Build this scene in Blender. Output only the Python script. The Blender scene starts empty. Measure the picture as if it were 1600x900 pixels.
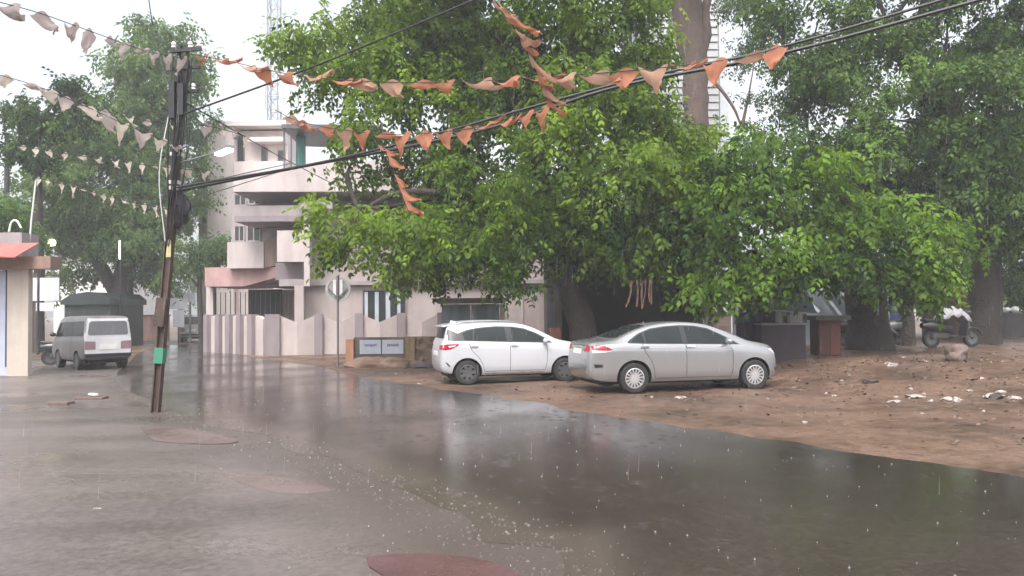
import bpy, bmesh, math, random
import numpy as np
from mathutils import Vector, Matrix, noise
from mathutils.bvhtree import BVHTree

# ------------------------------------------------------------------ camera, sky, sun, exposure
sc = bpy.context.scene
COL = sc.collection
R = math.radians
H, F, HORIZON, ROLL = 1.68, 1250.0, 485.0, 0.0095     # eye height, focal length (px of 1600), horizon row, roll
PITCH = math.atan((HORIZON - 450.0) / F)
cam_d = bpy.data.cameras.new('camera')
cam = bpy.data.objects.new('camera', cam_d)
COL.objects.link(cam)
cam_d.sensor_width = 36.0
cam_d.lens = 36.0 * F / 1600.0
cam_d.clip_start, cam_d.clip_end = 0.05, 3000.0
cam.matrix_world = (Matrix.Translation((0, 0, H)) @ Matrix.Rotation(math.pi / 2 + PITCH, 4, 'X')
                    @ Matrix.Rotation(-ROLL, 4, 'Z'))
sc.camera = cam

SUN_EL, SUN_AZ = R(58), R(192)       # azimuth clockwise from +Y
world = bpy.data.worlds.new('World')
sc.world = world
world.use_nodes = True
wn, wl = world.node_tree.nodes, world.node_tree.links
wn.clear()
sky = wn.new('ShaderNodeTexSky')
sky.sky_type = 'NISHITA'
sky.sun_disc = False
sky.sun_elevation = SUN_EL
sky.sun_rotation = SUN_AZ
sky.air_density, sky.dust_density, sky.ozone_density = 1.0, 6.0, 1.0
hsv = wn.new('ShaderNodeHueSaturation')
hsv.inputs['Saturation'].default_value = 0.30          # rain cloud: almost no colour
bg = wn.new('ShaderNodeBackground')
bg.inputs['Strength'].default_value = 0.15
wo = wn.new('ShaderNodeOutputWorld')
wl.new(sky.outputs[0], hsv.inputs['Color'])
wl.new(hsv.outputs[0], bg.inputs['Color'])
wl.new(bg.outputs[0], wo.inputs['Surface'])

sun_d = bpy.data.lights.new('sun', 'SUN')
sun_d.energy = 0.5
sun_d.angle = R(30)
sun_d.color = (1.0, 0.97, 0.93)
sun = bpy.data.objects.new('sun', sun_d)
COL.objects.link(sun)
sd = Vector((math.sin(SUN_AZ) * math.cos(SUN_EL), math.cos(SUN_AZ) * math.cos(SUN_EL), math.sin(SUN_EL)))
sun.rotation_euler = (-sd).to_track_quat('-Z', 'Y').to_euler()

sc.view_settings.view_transform = 'Standard'
sc.view_settings.look = 'None'
sc.view_settings.exposure = 1.44
sc.view_settings.gamma = 1.0
sc.view_settings.use_curve_mapping = False
sc.cycles.use_denoising = True
sc.cycles.max_bounces = 6
sc.cycles.diffuse_bounces = 3
sc.cycles.glossy_bounces = 3
sc.cycles.transmission_bounces = 4
sc.cycles.transparent_max_bounces = 8
sc.cycles.volume_bounces = 0
sc.cycles.sample_clamp_indirect = 6.0
HAZE = 0.0021

# ------------------------------------------------------------------ pixel of the photograph -> place in the world
CP, SP = math.cos(PITCH), math.sin(PITCH)
CR, SR = math.cos(ROLL), math.sin(ROLL)

def ray(px, py):
    u, v = (px - 800.0) / F, (450.0 - py) / F
    u, v = CR * u + SR * v, -SR * u + CR * v
    return Vector((u, CP - SP * v, SP + CP * v))

def at(px, py, Y):
    d = ray(px, py)
    s = Y / d.y
    return Vector((d.x * s, Y, H + d.z * s))

def sm(a, b, x):
    t = min(1.0, max(0.0, (x - a) / (b - a)))
    return t * t * (3 - 2 * t)

def gz(x, y):
    d = (x - 3.3) * 0.83 + (y - 10.0) * 0.56
    if d < 0:
        return 0.0
    n = noise.noise((x * 0.7, y * 0.7, 0.0)) * 0.05 + noise.noise((x * 2.3, y * 2.3, 3.0)) * 0.02
    return 0.5 * sm(4.5, 12, d) * sm(3, 8, x) * (1 - sm(34, 60, y)) + n * sm(0.6, 4, d) * (1 - sm(34, 60, y))

def gnd(px, py):
    d = ray(px, py)
    z = 0.0
    for _ in range(12):
        s = (z - H) / d.z
        z = gz(d.x * s, d.y * s)
    return Vector((d.x * s, d.y * s, z))

def pz(px, py, Y): return at(px, py, Y).z
def pX(px, Y): return at(px, HORIZON - ROLL * (px - 800), Y).x

# ------------------------------------------------------------------ materials
MATS = {}
def mat(name, col, rough=0.7, metal=0.0, var=0.25, scale=3.0, bump=0.0, bscale=None, col2=None, coat=0.0,
        spec=0.5, streak=0.0, emit=0.0, detail=6.0):
    if name in MATS:
        return MATS[name]
    m = bpy.data.materials.new(name)
    m.use_nodes = True
    n, l = m.node_tree.nodes, m.node_tree.links
    b = n['Principled BSDF']
    b.inputs['Roughness'].default_value = rough
    b.inputs['Metallic'].default_value = metal
    b.inputs['Specular IOR Level'].default_value = spec
    b.inputs['Coat Weight'].default_value = coat
    b.inputs['Coat Roughness'].default_value = 0.06
    c = (*col, 1)
    tc = n.new('ShaderNodeTexCoord')
    if var > 0 or col2:
        nt = n.new('ShaderNodeTexNoise')
        nt.inputs['Scale'].default_value = scale
        nt.inputs['Detail'].default_value = detail
        nt.inputs['Roughness'].default_value = 0.65
        l.new(tc.outputs['Object'], nt.inputs['Vector'])
        rp = n.new('ShaderNodeValToRGB')
        rp.color_ramp.elements[0].position = 0.3
        rp.color_ramp.elements[1].position = 0.7
        rp.color_ramp.elements[0].color = (*[x * (1 - var) for x in (col2 or col)], 1)
        rp.color_ramp.elements[1].color = (*[min(1, x * (1 + var * 0.6)) for x in col], 1)
        l.new(nt.outputs['Fac'], rp.inputs['Fac'])
        src = rp.outputs['Color']
        if streak > 0:                                    # rain stains running down
            mp = n.new('ShaderNodeMapping')
            mp.inputs['Scale'].default_value = (1.6, 1.6, 0.3)
            l.new(tc.outputs['Object'], mp.inputs['Vector'])
            n2 = n.new('ShaderNodeTexNoise')
            n2.inputs['Scale'].default_value = 1.6
            n2.inputs['Detail'].default_value = 5
            l.new(mp.outputs[0], n2.inputs['Vector'])
            r2 = n.new('ShaderNodeValToRGB')
            r2.color_ramp.elements[0].position = 0.42
            r2.color_ramp.elements[1].position = 0.62
            r2.color_ramp.elements[0].color = (1 - streak, 1 - streak, 1 - streak, 1)
            r2.color_ramp.elements[1].color = (1, 1, 1, 1)
            l.new(n2.outputs['Fac'], r2.inputs['Fac'])
            mx = n.new('ShaderNodeMix')
            mx.data_type = 'RGBA'
            mx.blend_type = 'MULTIPLY'
            mx.inputs[0].default_value = 1.0
            l.new(src, mx.inputs[6])
            l.new(r2.outputs['Color'], mx.inputs[7])
            src = mx.outputs[2]
        l.new(src, b.inputs['Base Color'])
    else:
        b.inputs['Base Color'].default_value = c
    if bump > 0:
        nb = n.new('ShaderNodeTexNoise')
        nb.inputs['Scale'].default_value = bscale or scale * 6
        nb.inputs['Detail'].default_value = 5
        l.new(tc.outputs['Object'], nb.inputs['Vector'])
        bp = n.new('ShaderNodeBump')
        bp.inputs['Strength'].default_value = bump
        bp.inputs['Distance'].default_value = 0.05
        l.new(nb.outputs['Fac'], bp.inputs['Height'])
        l.new(bp.outputs[0], b.inputs['Normal'])
    if emit > 0:
        b.inputs['Emission Color'].default_value = c
        b.inputs['Emission Strength'].default_value = emit
    MATS[name] = m
    return m

def leaf_mat(name, dark, light, trans=0.42):
    m = bpy.data.materials.new(name)
    m.use_nodes = True
    n, l = m.node_tree.nodes, m.node_tree.links
    b = n['Principled BSDF']
    out = n['Material Output']
    a = n.new('ShaderNodeAttribute')
    a.attribute_name = 'tint'
    rp = n.new('ShaderNodeValToRGB')
    e = rp.color_ramp.elements
    e[0].position, e[1].position = 0.0, 1.0
    e[0].color, e[1].color = (*dark, 1), (*light, 1)
    l.new(a.outputs['Fac'], rp.inputs['Fac'])
    l.new(rp.outputs[0], b.inputs['Base Color'])
    b.inputs['Roughness'].default_value = 0.42
    b.inputs['Specular IOR Level'].default_value = 0.14
    t = n.new('ShaderNodeBsdfTranslucent')
    g = n.new('ShaderNodeMix')
    g.data_type = 'RGBA'
    g.blend_type = 'MULTIPLY'
    g.inputs[0].default_value = 1.0
    g.inputs[7].default_value = (1.5, 1.5, 0.7, 1)
    l.new(rp.outputs[0], g.inputs[6])
    l.new(g.outputs[2], t.inputs['Color'])
    mx = n.new('ShaderNodeMixShader')
    mx.inputs[0].default_value = trans
    l.new(b.outputs[0], mx.inputs[1])
    l.new(t.outputs[0], mx.inputs[2])
    l.new(mx.outputs[0], out.inputs['Surface'])
    return m

def wet_mat(name, dark, light, r0, r1, pscale, fine, bump, stretch=(1, 1, 1), spec=0.5, ripple=0.0, grit=0.0, fw=0.35, edge=None):
    """wet ground: colour in patches, gloss that comes and goes with the film of water"""
    m = bpy.data.materials.new(name)
    m.use_nodes = True
    n, l = m.node_tree.nodes, m.node_tree.links
    b = n['Principled BSDF']
    b.inputs['Specular IOR Level'].default_value = spec
    tc = n.new('ShaderNodeTexCoord')
    mp = n.new('ShaderNodeMapping')
    mp.inputs['Scale'].default_value = stretch
    l.new(tc.outputs['Object'], mp.inputs['Vector'])
    n1 = n.new('ShaderNodeTexNoise'); n1.inputs['Scale'].default_value = pscale; n1.inputs['Detail'].default_value = 7
    n1.inputs['Roughness'].default_value = 0.6
    n2 = n.new('ShaderNodeTexNoise'); n2.inputs['Scale'].default_value = fine; n2.inputs['Detail'].default_value = 6
    n3 = n.new('ShaderNodeTexNoise'); n3.inputs['Scale'].default_value = pscale * 1.7; n3.inputs['Detail'].default_value = 5
    for q in (n1, n3):
        l.new(mp.outputs[0], q.inputs['Vector'])
    l.new(tc.outputs['Object'], n2.inputs['Vector'])
    mixf = n.new('ShaderNodeMath'); mixf.operation = 'MULTIPLY_ADD'
    l.new(n2.outputs['Fac'], mixf.inputs[0]); mixf.inputs[1].default_value = fw
    l.new(n1.outputs['Fac'], mixf.inputs[2])
    rp = n.new('ShaderNodeValToRGB')
    rp.color_ramp.elements[0].position, rp.color_ramp.elements[1].position = 0.5, 0.85
    rp.color_ramp.elements[0].color, rp.color_ramp.elements[1].color = (*dark, 1), (*light, 1)
    l.new(mixf.outputs[0], rp.inputs['Fac'])
    l.new(rp.outputs[0], b.inputs['Base Color'])
    mr = n.new('ShaderNodeMapRange')
    mr.inputs[1].default_value, mr.inputs[2].default_value = 0.38, 0.62
    mr.inputs[3].default_value, mr.inputs[4].default_value = r0, r1
    l.new(n3.outputs['Fac'], mr.inputs[0])
    l.new(mr.outputs[0], b.inputs['Roughness'])
    bp = n.new('ShaderNodeBump')
    bp.inputs['Strength'].default_value = bump
    bp.inputs['Distance'].default_value = 0.02
    l.new(n2.outputs['Fac'], bp.inputs['Height'])
    last = bp
    if ripple > 0:                                        # rings where raindrops fall
        for sc_, k in ((2.6, 1.0), (4.3, .6)):
            vo = n.new('ShaderNodeTexVoronoi'); vo.inputs['Scale'].default_value = sc_
            l.new(tc.outputs['Object'], vo.inputs['Vector'])
            s1 = n.new('ShaderNodeMath'); s1.operation = 'MULTIPLY'; s1.inputs[1].default_value = 75.0
            s2 = n.new('ShaderNodeMath'); s2.operation = 'SINE'
            f1 = n.new('ShaderNodeMapRange'); f1.inputs[1].default_value, f1.inputs[2].default_value = .0, .36
            f1.inputs[3].default_value, f1.inputs[4].default_value = 1, 0
            mu = n.new('ShaderNodeMath'); mu.operation = 'MULTIPLY'
            l.new(vo.outputs['Distance'], s1.inputs[0]); l.new(s1.outputs[0], s2.inputs[0])
            l.new(vo.outputs['Distance'], f1.inputs[0]); l.new(s2.outputs[0], mu.inputs[0]); l.new(f1.outputs[0], mu.inputs[1])
            b2 = n.new('ShaderNodeBump'); b2.inputs['Strength'].default_value = ripple * k; b2.inputs['Distance'].default_value = 0.004
            l.new(mu.outputs[0], b2.inputs['Height']); l.new(last.outputs[0], b2.inputs['Normal'])
            last = b2
    l.new(last.outputs[0], b.inputs['Normal'])
    if grit > 0:                                          # aggregate showing in the surface
        vg = n.new('ShaderNodeTexVoronoi'); vg.inputs['Scale'].default_value = 38.0
        l.new(tc.outputs['Object'], vg.inputs['Vector'])
        mg = n.new('ShaderNodeMix'); mg.data_type = 'RGBA'; mg.blend_type = 'OVERLAY'; mg.inputs[0].default_value = grit
        sg = n.new('ShaderNodeSeparateColor'); l.new(vg.outputs['Color'], sg.inputs[0])
        cg = n.new('ShaderNodeCombineColor')
        for i in range(3): l.new(sg.outputs[0], cg.inputs[i])
        l.new(rp.outputs[0], mg.inputs[6]); l.new(cg.outputs[0], mg.inputs[7])
        l.new(mg.outputs[2], b.inputs['Base Color'])
        rp = mg
    if edge:                                              # silt worn over the join of two surfaces
        ea = n.new('ShaderNodeAttribute'); ea.attribute_name = 'edge'
        en = n.new('ShaderNodeMath'); en.operation = 'MULTIPLY_ADD'; en.use_clamp = True
        l.new(n1.outputs['Fac'], en.inputs[0]); en.inputs[1].default_value = 0.9
        es = n.new('ShaderNodeMath'); es.operation = 'MULTIPLY_ADD'
        l.new(ea.outputs['Fac'], es.inputs[0]); es.inputs[1].default_value = 1.5; es.inputs[2].default_value = -0.45
        l.new(es.outputs[0], en.inputs[2])
        em = n.new('ShaderNodeMix'); em.data_type = 'RGBA'; em.inputs[7].default_value = (*edge, 1)
        ek = n.new('ShaderNodeMath'); ek.operation = 'MULTIPLY'; ek.use_clamp = True
        l.new(en.outputs[0], ek.inputs[0]); l.new(ea.outputs['Fac'], ek.inputs[1])
        e3 = n.new('ShaderNodeMath'); e3.operation = 'MULTIPLY'; e3.use_clamp = True; e3.inputs[1].default_value = 1.6
        l.new(ek.outputs[0], e3.inputs[0]); l.new(e3.outputs[0], em.inputs[0])
        l.new(rp.outputs[2] if rp.bl_idname == 'ShaderNodeMix' else rp.outputs[0], em.inputs[6])
        l.new(em.outputs[2], b.inputs['Base Color'])
    MATS[name] = m
    return m

def edge_attr(o, vals):
    a = o.data.attributes.new('edge', 'FLOAT', 'POINT')
    a.data.foreach_set('value', vals)

# ------------------------------------------------------------------ mesh building
class MB:
    def __init__(self):
        self.v, self.f = [], []
    def add(self, verts, faces):
        o = len(self.v)
        self.v += [tuple(p) for p in verts]
        self.f += [tuple(i + o for i in f) for f in faces]
        return self
    def box(self, x0, x1, y0, y1, z0, z1):
        return self.add([(x0, y0, z0), (x1, y0, z0), (x1, y1, z0), (x0, y1, z0), (x0, y0, z1), (x1, y0, z1), (x1, y1, z1), (x0, y1, z1)],
                        [(0, 3, 2, 1), (4, 5, 6, 7), (0, 1, 5, 4), (1, 2, 6, 5), (2, 3, 7, 6), (3, 0, 4, 7)])
    def hexa(self, a, b):
        """two quads (lists of four points), joined"""
        return self.add(list(a) + list(b), [(3, 2, 1, 0), (4, 5, 6, 7), (0, 1, 5, 4), (1, 2, 6, 5), (2, 3, 7, 6), (3, 0, 4, 7)])
    def bar(self, a, b, w, h, up=(0, 0, 1)):
        a, b = Vector(a), Vector(b)
        d = (b - a).normalized()
        s = d.cross(Vector(up))
        s = s.normalized() if s.length > 1e-5 else Vector((1, 0, 0))
        t = s.cross(d)
        q = [s * (i * w / 2) + t * (j * h / 2) for i, j in ((-1, -1), (1, -1), (1, 1), (-1, 1))]
        return self.hexa([a + p for p in q], [b + p for p in q])
    def prism(self, pts, a, b):
        """polygon in x-z pushed from y=a to y=b"""
        n = len(pts)
        return self.add([(x, a, z) for x, z in pts] + [(x, b, z) for x, z in pts],
                        [tuple(range(n)), tuple(range(2 * n - 1, n - 1, -1))] + [(i, n + i, n + (i + 1) % n, (i + 1) % n) for i in range(n)])
    def plan(self, pts, a, b):
        """polygon in x-y pushed from z=a to z=b"""
        n = len(pts)
        return self.add([(x, y, a) for x, y in pts] + [(x, y, b) for x, y in pts],
                        [tuple(range(n - 1, -1, -1)), tuple(range(n, 2 * n))] + [(i, (i + 1) % n, n + (i + 1) % n, n + i) for i in range(n)])
    def tube(self, pts, rad, n=8, cap=True):
        pts = [Vector(p) for p in pts]
        if not hasattr(rad, '__len__'):
            rad = [rad] * len(pts)
        o = len(self.v)
        ref = None
        for i, p in enumerate(pts):
            d = (pts[min(i + 1, len(pts) - 1)] - pts[max(i - 1, 0)])
            d = d.normalized() if d.length > 1e-9 else Vector((0, 0, 1))
            if ref is None:
                ref = Vector((1, 0, 0)) if abs(d.x) < 0.9 else Vector((0, 1, 0))
            s = (ref - d * ref.dot(d)).normalized()
            ref = s
            t = d.cross(s)
            for k in range(n):
                a = 2 * math.pi * k / n
                self.v.append(tuple(p + (s * math.cos(a) + t * math.sin(a)) * rad[i]))
        for i in range(len(pts) - 1):
            for k in range(n):
                k2 = (k + 1) % n
                self.f.append((o + i * n + k, o + i * n + k2, o + (i + 1) * n + k2, o + (i + 1) * n + k))
        if cap:
            self.f.append(tuple(o + k for k in range(n - 1, -1, -1)))
            self.f.append(tuple(o + (len(pts) - 1) * n + k for k in range(n)))
        return self
    def lathe(self, prof, c=(0, 0, 0), n=24, axis='z'):
        """prof: (radius, height) pairs"""
        o = len(self.v)
        for r, h in prof:
            for k in range(n):
                a = 2 * math.pi * k / n
                x, y = r * math.cos(a), r * math.sin(a)
                p = (x, y, h) if axis == 'z' else (x, h, y)
                self.v.append((p[0] + c[0], p[1] + c[1], p[2] + c[2]))
        for i in range(len(prof) - 1):
            for k in range(n):
                k2 = (k + 1) % n
                self.f.append((o + i * n + k, o + i * n + k2, o + (i + 1) * n + k2, o + (i + 1) * n + k))
        return self
    def blob(self, c, r, seed=0, n=2, rough=0.25):
        bm = bmesh.new()
        bmesh.ops.create_icosphere(bm, subdivisions=n, radius=1)
        vs = []
        for v in bm.verts:
            k = 1 + rough * noise.noise(v.co * 1.7 + Vector((seed * 7.1, seed * 3.3, 0)))
            vs.append((c[0] + v.co.x * k * r[0], c[1] + v.co.y * k * r[1], c[2] + v.co.z * k * r[2]))
        self.add(vs, [tuple(v.index for v in f.verts) for f in bm.faces])
        bm.free()
        return self
    def move(self, off):
        self.v = [(a + off[0], b + off[1], c + off[2]) for a, b, c in self.v]
        return self
    def build(self, name, m, parent=None, smooth=False, world=False, bevel=0.0, flat_angle=None):
        vs = self.v
        if world and parent is not None:
            L = parent['_loc'] if '_loc' in parent else parent.location
            vs = [(a - L[0], b - L[1], c - L[2]) for a, b, c in vs]
        me = bpy.data.meshes.new(name)
        me.from_pydata(vs, [], self.f)
        bm = bmesh.new(); bm.from_mesh(me)
        bmesh.ops.recalc_face_normals(bm, faces=bm.faces)
        if bevel > 0:
            ed = [e for e in bm.edges if len(e.link_faces) == 2 and e.calc_face_angle(0) > 0.6]
            bmesh.ops.bevel(bm, geom=ed, offset=bevel, segments=2, affect='EDGES', profile=0.5)
        bm.to_mesh(me); bm.free()
        for q in (m if isinstance(m, (list, tuple)) else [m]):
            me.materials.append(q)
        if smooth:
            me.polygons.foreach_set('use_smooth', [True] * len(me.polygons))
            me.set_sharp_from_angle(angle=R(flat_angle or 45))
        o = bpy.data.objects.new(name, me)
        COL.objects.link(o)
        if parent is not None:
            o.parent = parent
        return o

def tag(o, label=None, cat=None, group=None, kind=None):
    if label: o['label'] = label
    if cat: o['category'] = cat
    if group: o['group'] = group
    if kind: o['kind'] = kind
    return o

def thing(name, label, cat, loc, rz=0.0, group=None):
    o = bpy.data.objects.new(name, None)
    COL.objects.link(o)
    o.empty_display_size = 0.2
    o.location = loc
    o.rotation_euler = (0, 0, rz)
    return tag(o, label, cat, group)

def copy_tree(o, parent=None):
    c = o.copy()
    COL.objects.link(c)
    c.parent = parent
    for ch in list(o.children):
        copy_tree(ch, c)
    return c

def crom(pts, n):
    """smooth curve through points, n steps a span"""
    P = [Vector(p) for p in pts]
    P = [P[0] * 2 - P[1]] + P + [P[-1] * 2 - P[-2]]
    out = []
    for i in range(1, len(P) - 2):
        for k in range(n):
            t = k / n
            a, b, c, d = P[i - 1], P[i], P[i + 1], P[i + 2]
            out.append(0.5 * (2 * b + (c - a) * t + (2 * a - 5 * b + 4 * c - d) * t * t + (3 * b - a - 3 * c + d) * t ** 3))
    out.append(P[-2])
    return out

def lerp_tab(tab, x):
    """monotone-ish cubic through (x, value) pairs"""
    xs = [p[0] for p in tab]; ys = [p[1] for p in tab]
    if x <= xs[0]: return ys[0]
    if x >= xs[-1]: return ys[-1]
    i = max(k for k in range(len(xs) - 1) if xs[k] <= x)
    h = xs[i + 1] - xs[i]
    def slope(k):
        if k == 0 or k == len(xs) - 1:
            j = min(k, len(xs) - 2)
            return (ys[j + 1] - ys[j]) / (xs[j + 1] - xs[j])
        a = (ys[k] - ys[k - 1]) / (xs[k] - xs[k - 1]); b = (ys[k + 1] - ys[k]) / (xs[k + 1] - xs[k])
        return 0 if a * b <= 0 else 2 * a * b / (a + b)
    t = (x - xs[i]) / h
    m0, m1 = slope(i) * h, slope(i + 1) * h
    return (2 * t ** 3 - 3 * t ** 2 + 1) * ys[i] + (t ** 3 - 2 * t ** 2 + t) * m0 + (-2 * t ** 3 + 3 * t ** 2) * ys[i + 1] + (t ** 3 - t ** 2) * m1
# ------------------------------------------------------------------ the ground, the road and the concrete forecourt
def axis_lines(lo, hi, a, b, fine):
    xs = list(np.arange(a, b + 1e-6, fine))
    s, x = fine, b
    while x < hi:
        s *= 1.5; x = min(hi, x + s); xs.append(x)
    s, x = fine, a
    while x > lo:
        s *= 1.5; x = max(lo, x - s); xs.insert(0, x)
    return xs

M_dirt = wet_mat('wet_dirt', (0.036, 0.022, 0.0145), (0.150, 0.093, 0.066), 0.34, 0.62, 0.5, 5.0, 1.0, spec=0.3, fw=.5, grit=.3)
gx = axis_lines(-300, 300, -20, 22, 0.35)
gy = axis_lines(-60, 400, 3, 40, 0.35)
gv = [(x, y, gz(x, y)) for y in gy for x in gx]
W = len(gx)
gf = [(j * W + i, j * W + i + 1, (j + 1) * W + i + 1, (j + 1) * W + i) for j in range(len(gy) - 1) for i in range(W - 1)]
g = MB().add(gv, gf).build('ground', M_dirt, smooth=True)
tag(g, 'wet reddish brown dirt ground with litter beside the road', 'ground', kind='structure')

M_road = wet_mat('wet_asphalt', (0.027, 0.0205, 0.019), (0.058, 0.0445, 0.041), 0.07, 0.24, 0.30, 60.0, 0.05, (1.0, 0.6, 1), spec=0.6, ripple=.22, grit=.25, edge=(0.082, 0.064, 0.057))
right_edge = [(1780, 800), (1600, 748), (1400, 718), (1210, 690), (1050, 664), (900, 643), (790, 622), (700, 610), (620, 598), (560, 588), (500, 574), (420, 562), (340, 549), (310, 538)]
left_edge = [(1150, 1200), (1000, 1020), (870, 890), (760, 830), (660, 782), (560, 738), (470, 706), (380, 676), (290, 650), (215, 618), (180, 596), (190, 575), (220, 552), (240, 540)]
def edge_curve(pts):
    P = [gnd(*p) for p in pts]
    return crom([(p.x, p.y, 0) for p in P], 12)
re_, le_ = edge_curve(right_edge), edge_curve(left_edge)
rb, NL = MB(), 16
rv = []
for i, (a, b) in enumerate(zip(le_, re_)):
    a = a + (a - b).normalized() * (noise.noise((i * 0.13, 2, 5)) * 0.30 + noise.noise((i * 1.7, 7, 5)) * 0.03)
    b = b + (b - a).normalized() * (noise.noise((i * 0.16, 9, 1)) * 0.30 + noise.noise((i * 1.9, 4, 1)) * 0.05)
    for k in range(NL + 1):
        p = a.lerp(b, k / NL)
        rv.append((p.x, p.y, 0.0105))
rf = [(i * (NL + 1) + k, i * (NL + 1) + k + 1, (i + 1) * (NL + 1) + k + 1, (i + 1) * (NL + 1) + k) for i in range(len(le_) - 1) for k in range(NL)]
road = rb.add(rv, rf).build('road', M_road, smooth=True)
edge_attr(road, [max(0.0, 1 - (k / NL) * 5) for i in range(len(le_)) for k in range(NL + 1)])
tag(road, 'wet dark asphalt street mirroring the parked cars', 'road', kind='structure')

M_apron = wet_mat('wet_concrete', (0.062, 0.050, 0.046), (0.170, 0.140, 0.130), 0.24, 0.5, 0.30, 14.0, 0.12, (0.6, 1.1, 1), spec=0.5, ripple=.15, grit=.2, edge=(0.082, 0.064, 0.057))
ap = MB()
av = []
src = [p for p in le_ if p.y < 30.0]
for i, a in enumerate(src):
    a = a + Vector((0.7, 0, 0))
    for k in range(13):
        x = a.x + (-34.0 - a.x) * (k / 12) ** 1.6
        av.append((x, a.y - k * 0.02, 0.0085))
af = [(i * 13 + k, i * 13 + k + 1, (i + 1) * 13 + k + 1, (i + 1) * 13 + k) for i in range(len(src) - 1) for k in range(12)]
apron = ap.add(av, af).build('pavement', M_apron, smooth=True)
edge_attr(apron, [[1.0, .9, .3][k] if k < 3 else 0.0 for i in range(len(src)) for k in range(13)])
tag(apron, 'pale wet concrete forecourt left of the street', 'pavement', kind='structure')

def slab(name, corners, th, m, label):
    P = [gnd(*c) for c in corners]
    P = crom([(p.x, p.y, 0) for p in P + [P[0]]], 4)[:-1]
    o = MB().plan([(p.x + noise.noise((p.x * 3, p.y * 3, 0)) * .05, p.y + noise.noise((p.x * 3, p.y * 3, 9)) * .05) for p in P], -0.05, th).build(name, m)
    return tag(o, label, 'concrete slab', kind='structure')
M_red = wet_mat('red_oxide_concrete', (0.072, 0.036, 0.036), (0.112, 0.060, 0.058), 0.22, 0.5, 0.9, 18.0, 0.25)
M_pinkslab = wet_mat('reddish_concrete', (0.105, 0.075, 0.068), (0.155, 0.115, 0.105), 0.25, 0.5, 0.9, 18.0, 0.25)
slab('red_patch', [(566, 875), (640, 869), (740, 876), (812, 905), (780, 940), (640, 930)], 0.022, M_red, 'dull red painted concrete patch at the bottom edge of the street')
slab('pink_patch', [(222, 668), (300, 674), (372, 690), (330, 696), (240, 690)], 0.024, M_pinkslab, 'long flat reddish slab let into the wet forecourt')
slab('worn_patch', [(345, 742), (450, 748), (520, 768), (420, 770)], 0.0105, M_pinkslab, 'faint reddish patch in the wet forecourt near the gravel')

# ------------------------------------------------------------------ the pink house on the corner
M_pink = mat('pink_plaster', (0.42, 0.350, 0.340), 0.75, var=0.14, scale=0.8, streak=0.10, bump=0.1, bscale=30)
M_pale = mat('pale_pink_plaster', (0.50, 0.435, 0.43), 0.75, var=0.12, scale=0.7, streak=0.14, bump=0.1, bscale=30)
M_rose = mat('rose_plaster', (0.43, 0.27, 0.26), 0.75, var=0.14, scale=1.0, streak=0.2)
M_peach = mat('peach_plaster', (0.46, 0.34, 0.29), 0.75, var=0.12, scale=1.0, streak=0.2)
M_mauve = mat('mauve_plaster', (0.265, 0.22, 0.235), 0.75, var=0.15, scale=1.2, streak=0.12)
M_grey_mauve = mat('grey_mauve_plaster', (0.34, 0.295, 0.30), 0.75, var=0.15, scale=0.8, streak=0.12)
M_dark = mat('dark_interior', (0.035, 0.033, 0.035), 0.8, var=0.3, scale=1.5)
M_glass = mat('window_glass', (0.03, 0.035, 0.04), 0.08, var=0.2, scale=2)
M_curt = mat('pale_curtain', (0.42, 0.45, 0.49), 0.9, var=0.15, scale=2)
M_white = mat('white_paint', (0.72, 0.72, 0.71), 0.6, var=0.1, scale=2, streak=0.1)
M_slabgrey = mat('weathered_concrete', (0.12, 0.10, 0.095), 0.85, var=0.35, scale=1.5, streak=0.3, bump=0.3)
M_teal = mat('teal_paint', (0.03, 0.17, 0.15), 0.5, var=0.2, scale=2)
M_tin = mat('grey_tin', (0.10, 0.105, 0.115), 0.45, metal=0.3, var=0.25, scale=2)

house = thing('house', 'two storey pink plastered corner house with projecting balcony boxes behind the zigzag wall', 'house', (-5.8, 36, 0))
HY = 34.0
def X(px, Y=HY): return pX(px, Y)
def Z(py, Y=HY, px=420): return pz(px, py, Y)
def hb(name, m, px0, px1, py0, py1, y0, y1, Yr=None, **k):
    Yr = Yr or y0
    return MB().box(X(px0, Yr), X(px1, Yr), y0, y1, Z(py1, Yr, (px0 + px1) / 2), Z(py0, Yr, (px0 + px1) / 2)).build(name, m, house, world=True, **k)
x_l, x_r = X(322), X(852)
z1 = Z(447)
# ground floor
w = MB().box(X(468), x_r, 34, 44, -0.1, z1 - 0.02)
w.box(x_l + .3, X(468) - .003, 38.5, 44, -0.1, z1 - 0.02)
w.build('ground_floor_wall', M_pink, house, world=True)
MB().box(X(322, 35.3), X(333, 35.3), 35.3, 35.7, -0.1, Z(447, 35.3)).build('pillar', M_pale, house, world=True)
MB().box(X(470), X(484), 33.0, 33.4, -0.1, Z(447, 33)).build('pillar', M_pink, house, world=True)
hb('veranda_door', M_dark, 388, 440, 452, 540, 38.43, 38.495, Yr=38.4)
gr = MB()
for k in range(16):
    x = X(336, 35.5) + k * 0.22
    gr.box(x, x + .03, 35.52, 35.55, 1.3, Z(456, 35.5))
gr.box(X(334, 35.5), X(470), 35.5, 35.57, 1.26, 1.30)
gr.build('veranda_grille', mat('dark_iron', (0.03, 0.03, 0.033), 0.5, var=0.2), house, world=True)
# storey slab over the ground floor
MB().box(X(440), x_r + .25, 33.75, 44, z1, z1 + 0.16).build('storey_slab', M_grey_mauve, house, world=True)
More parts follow.
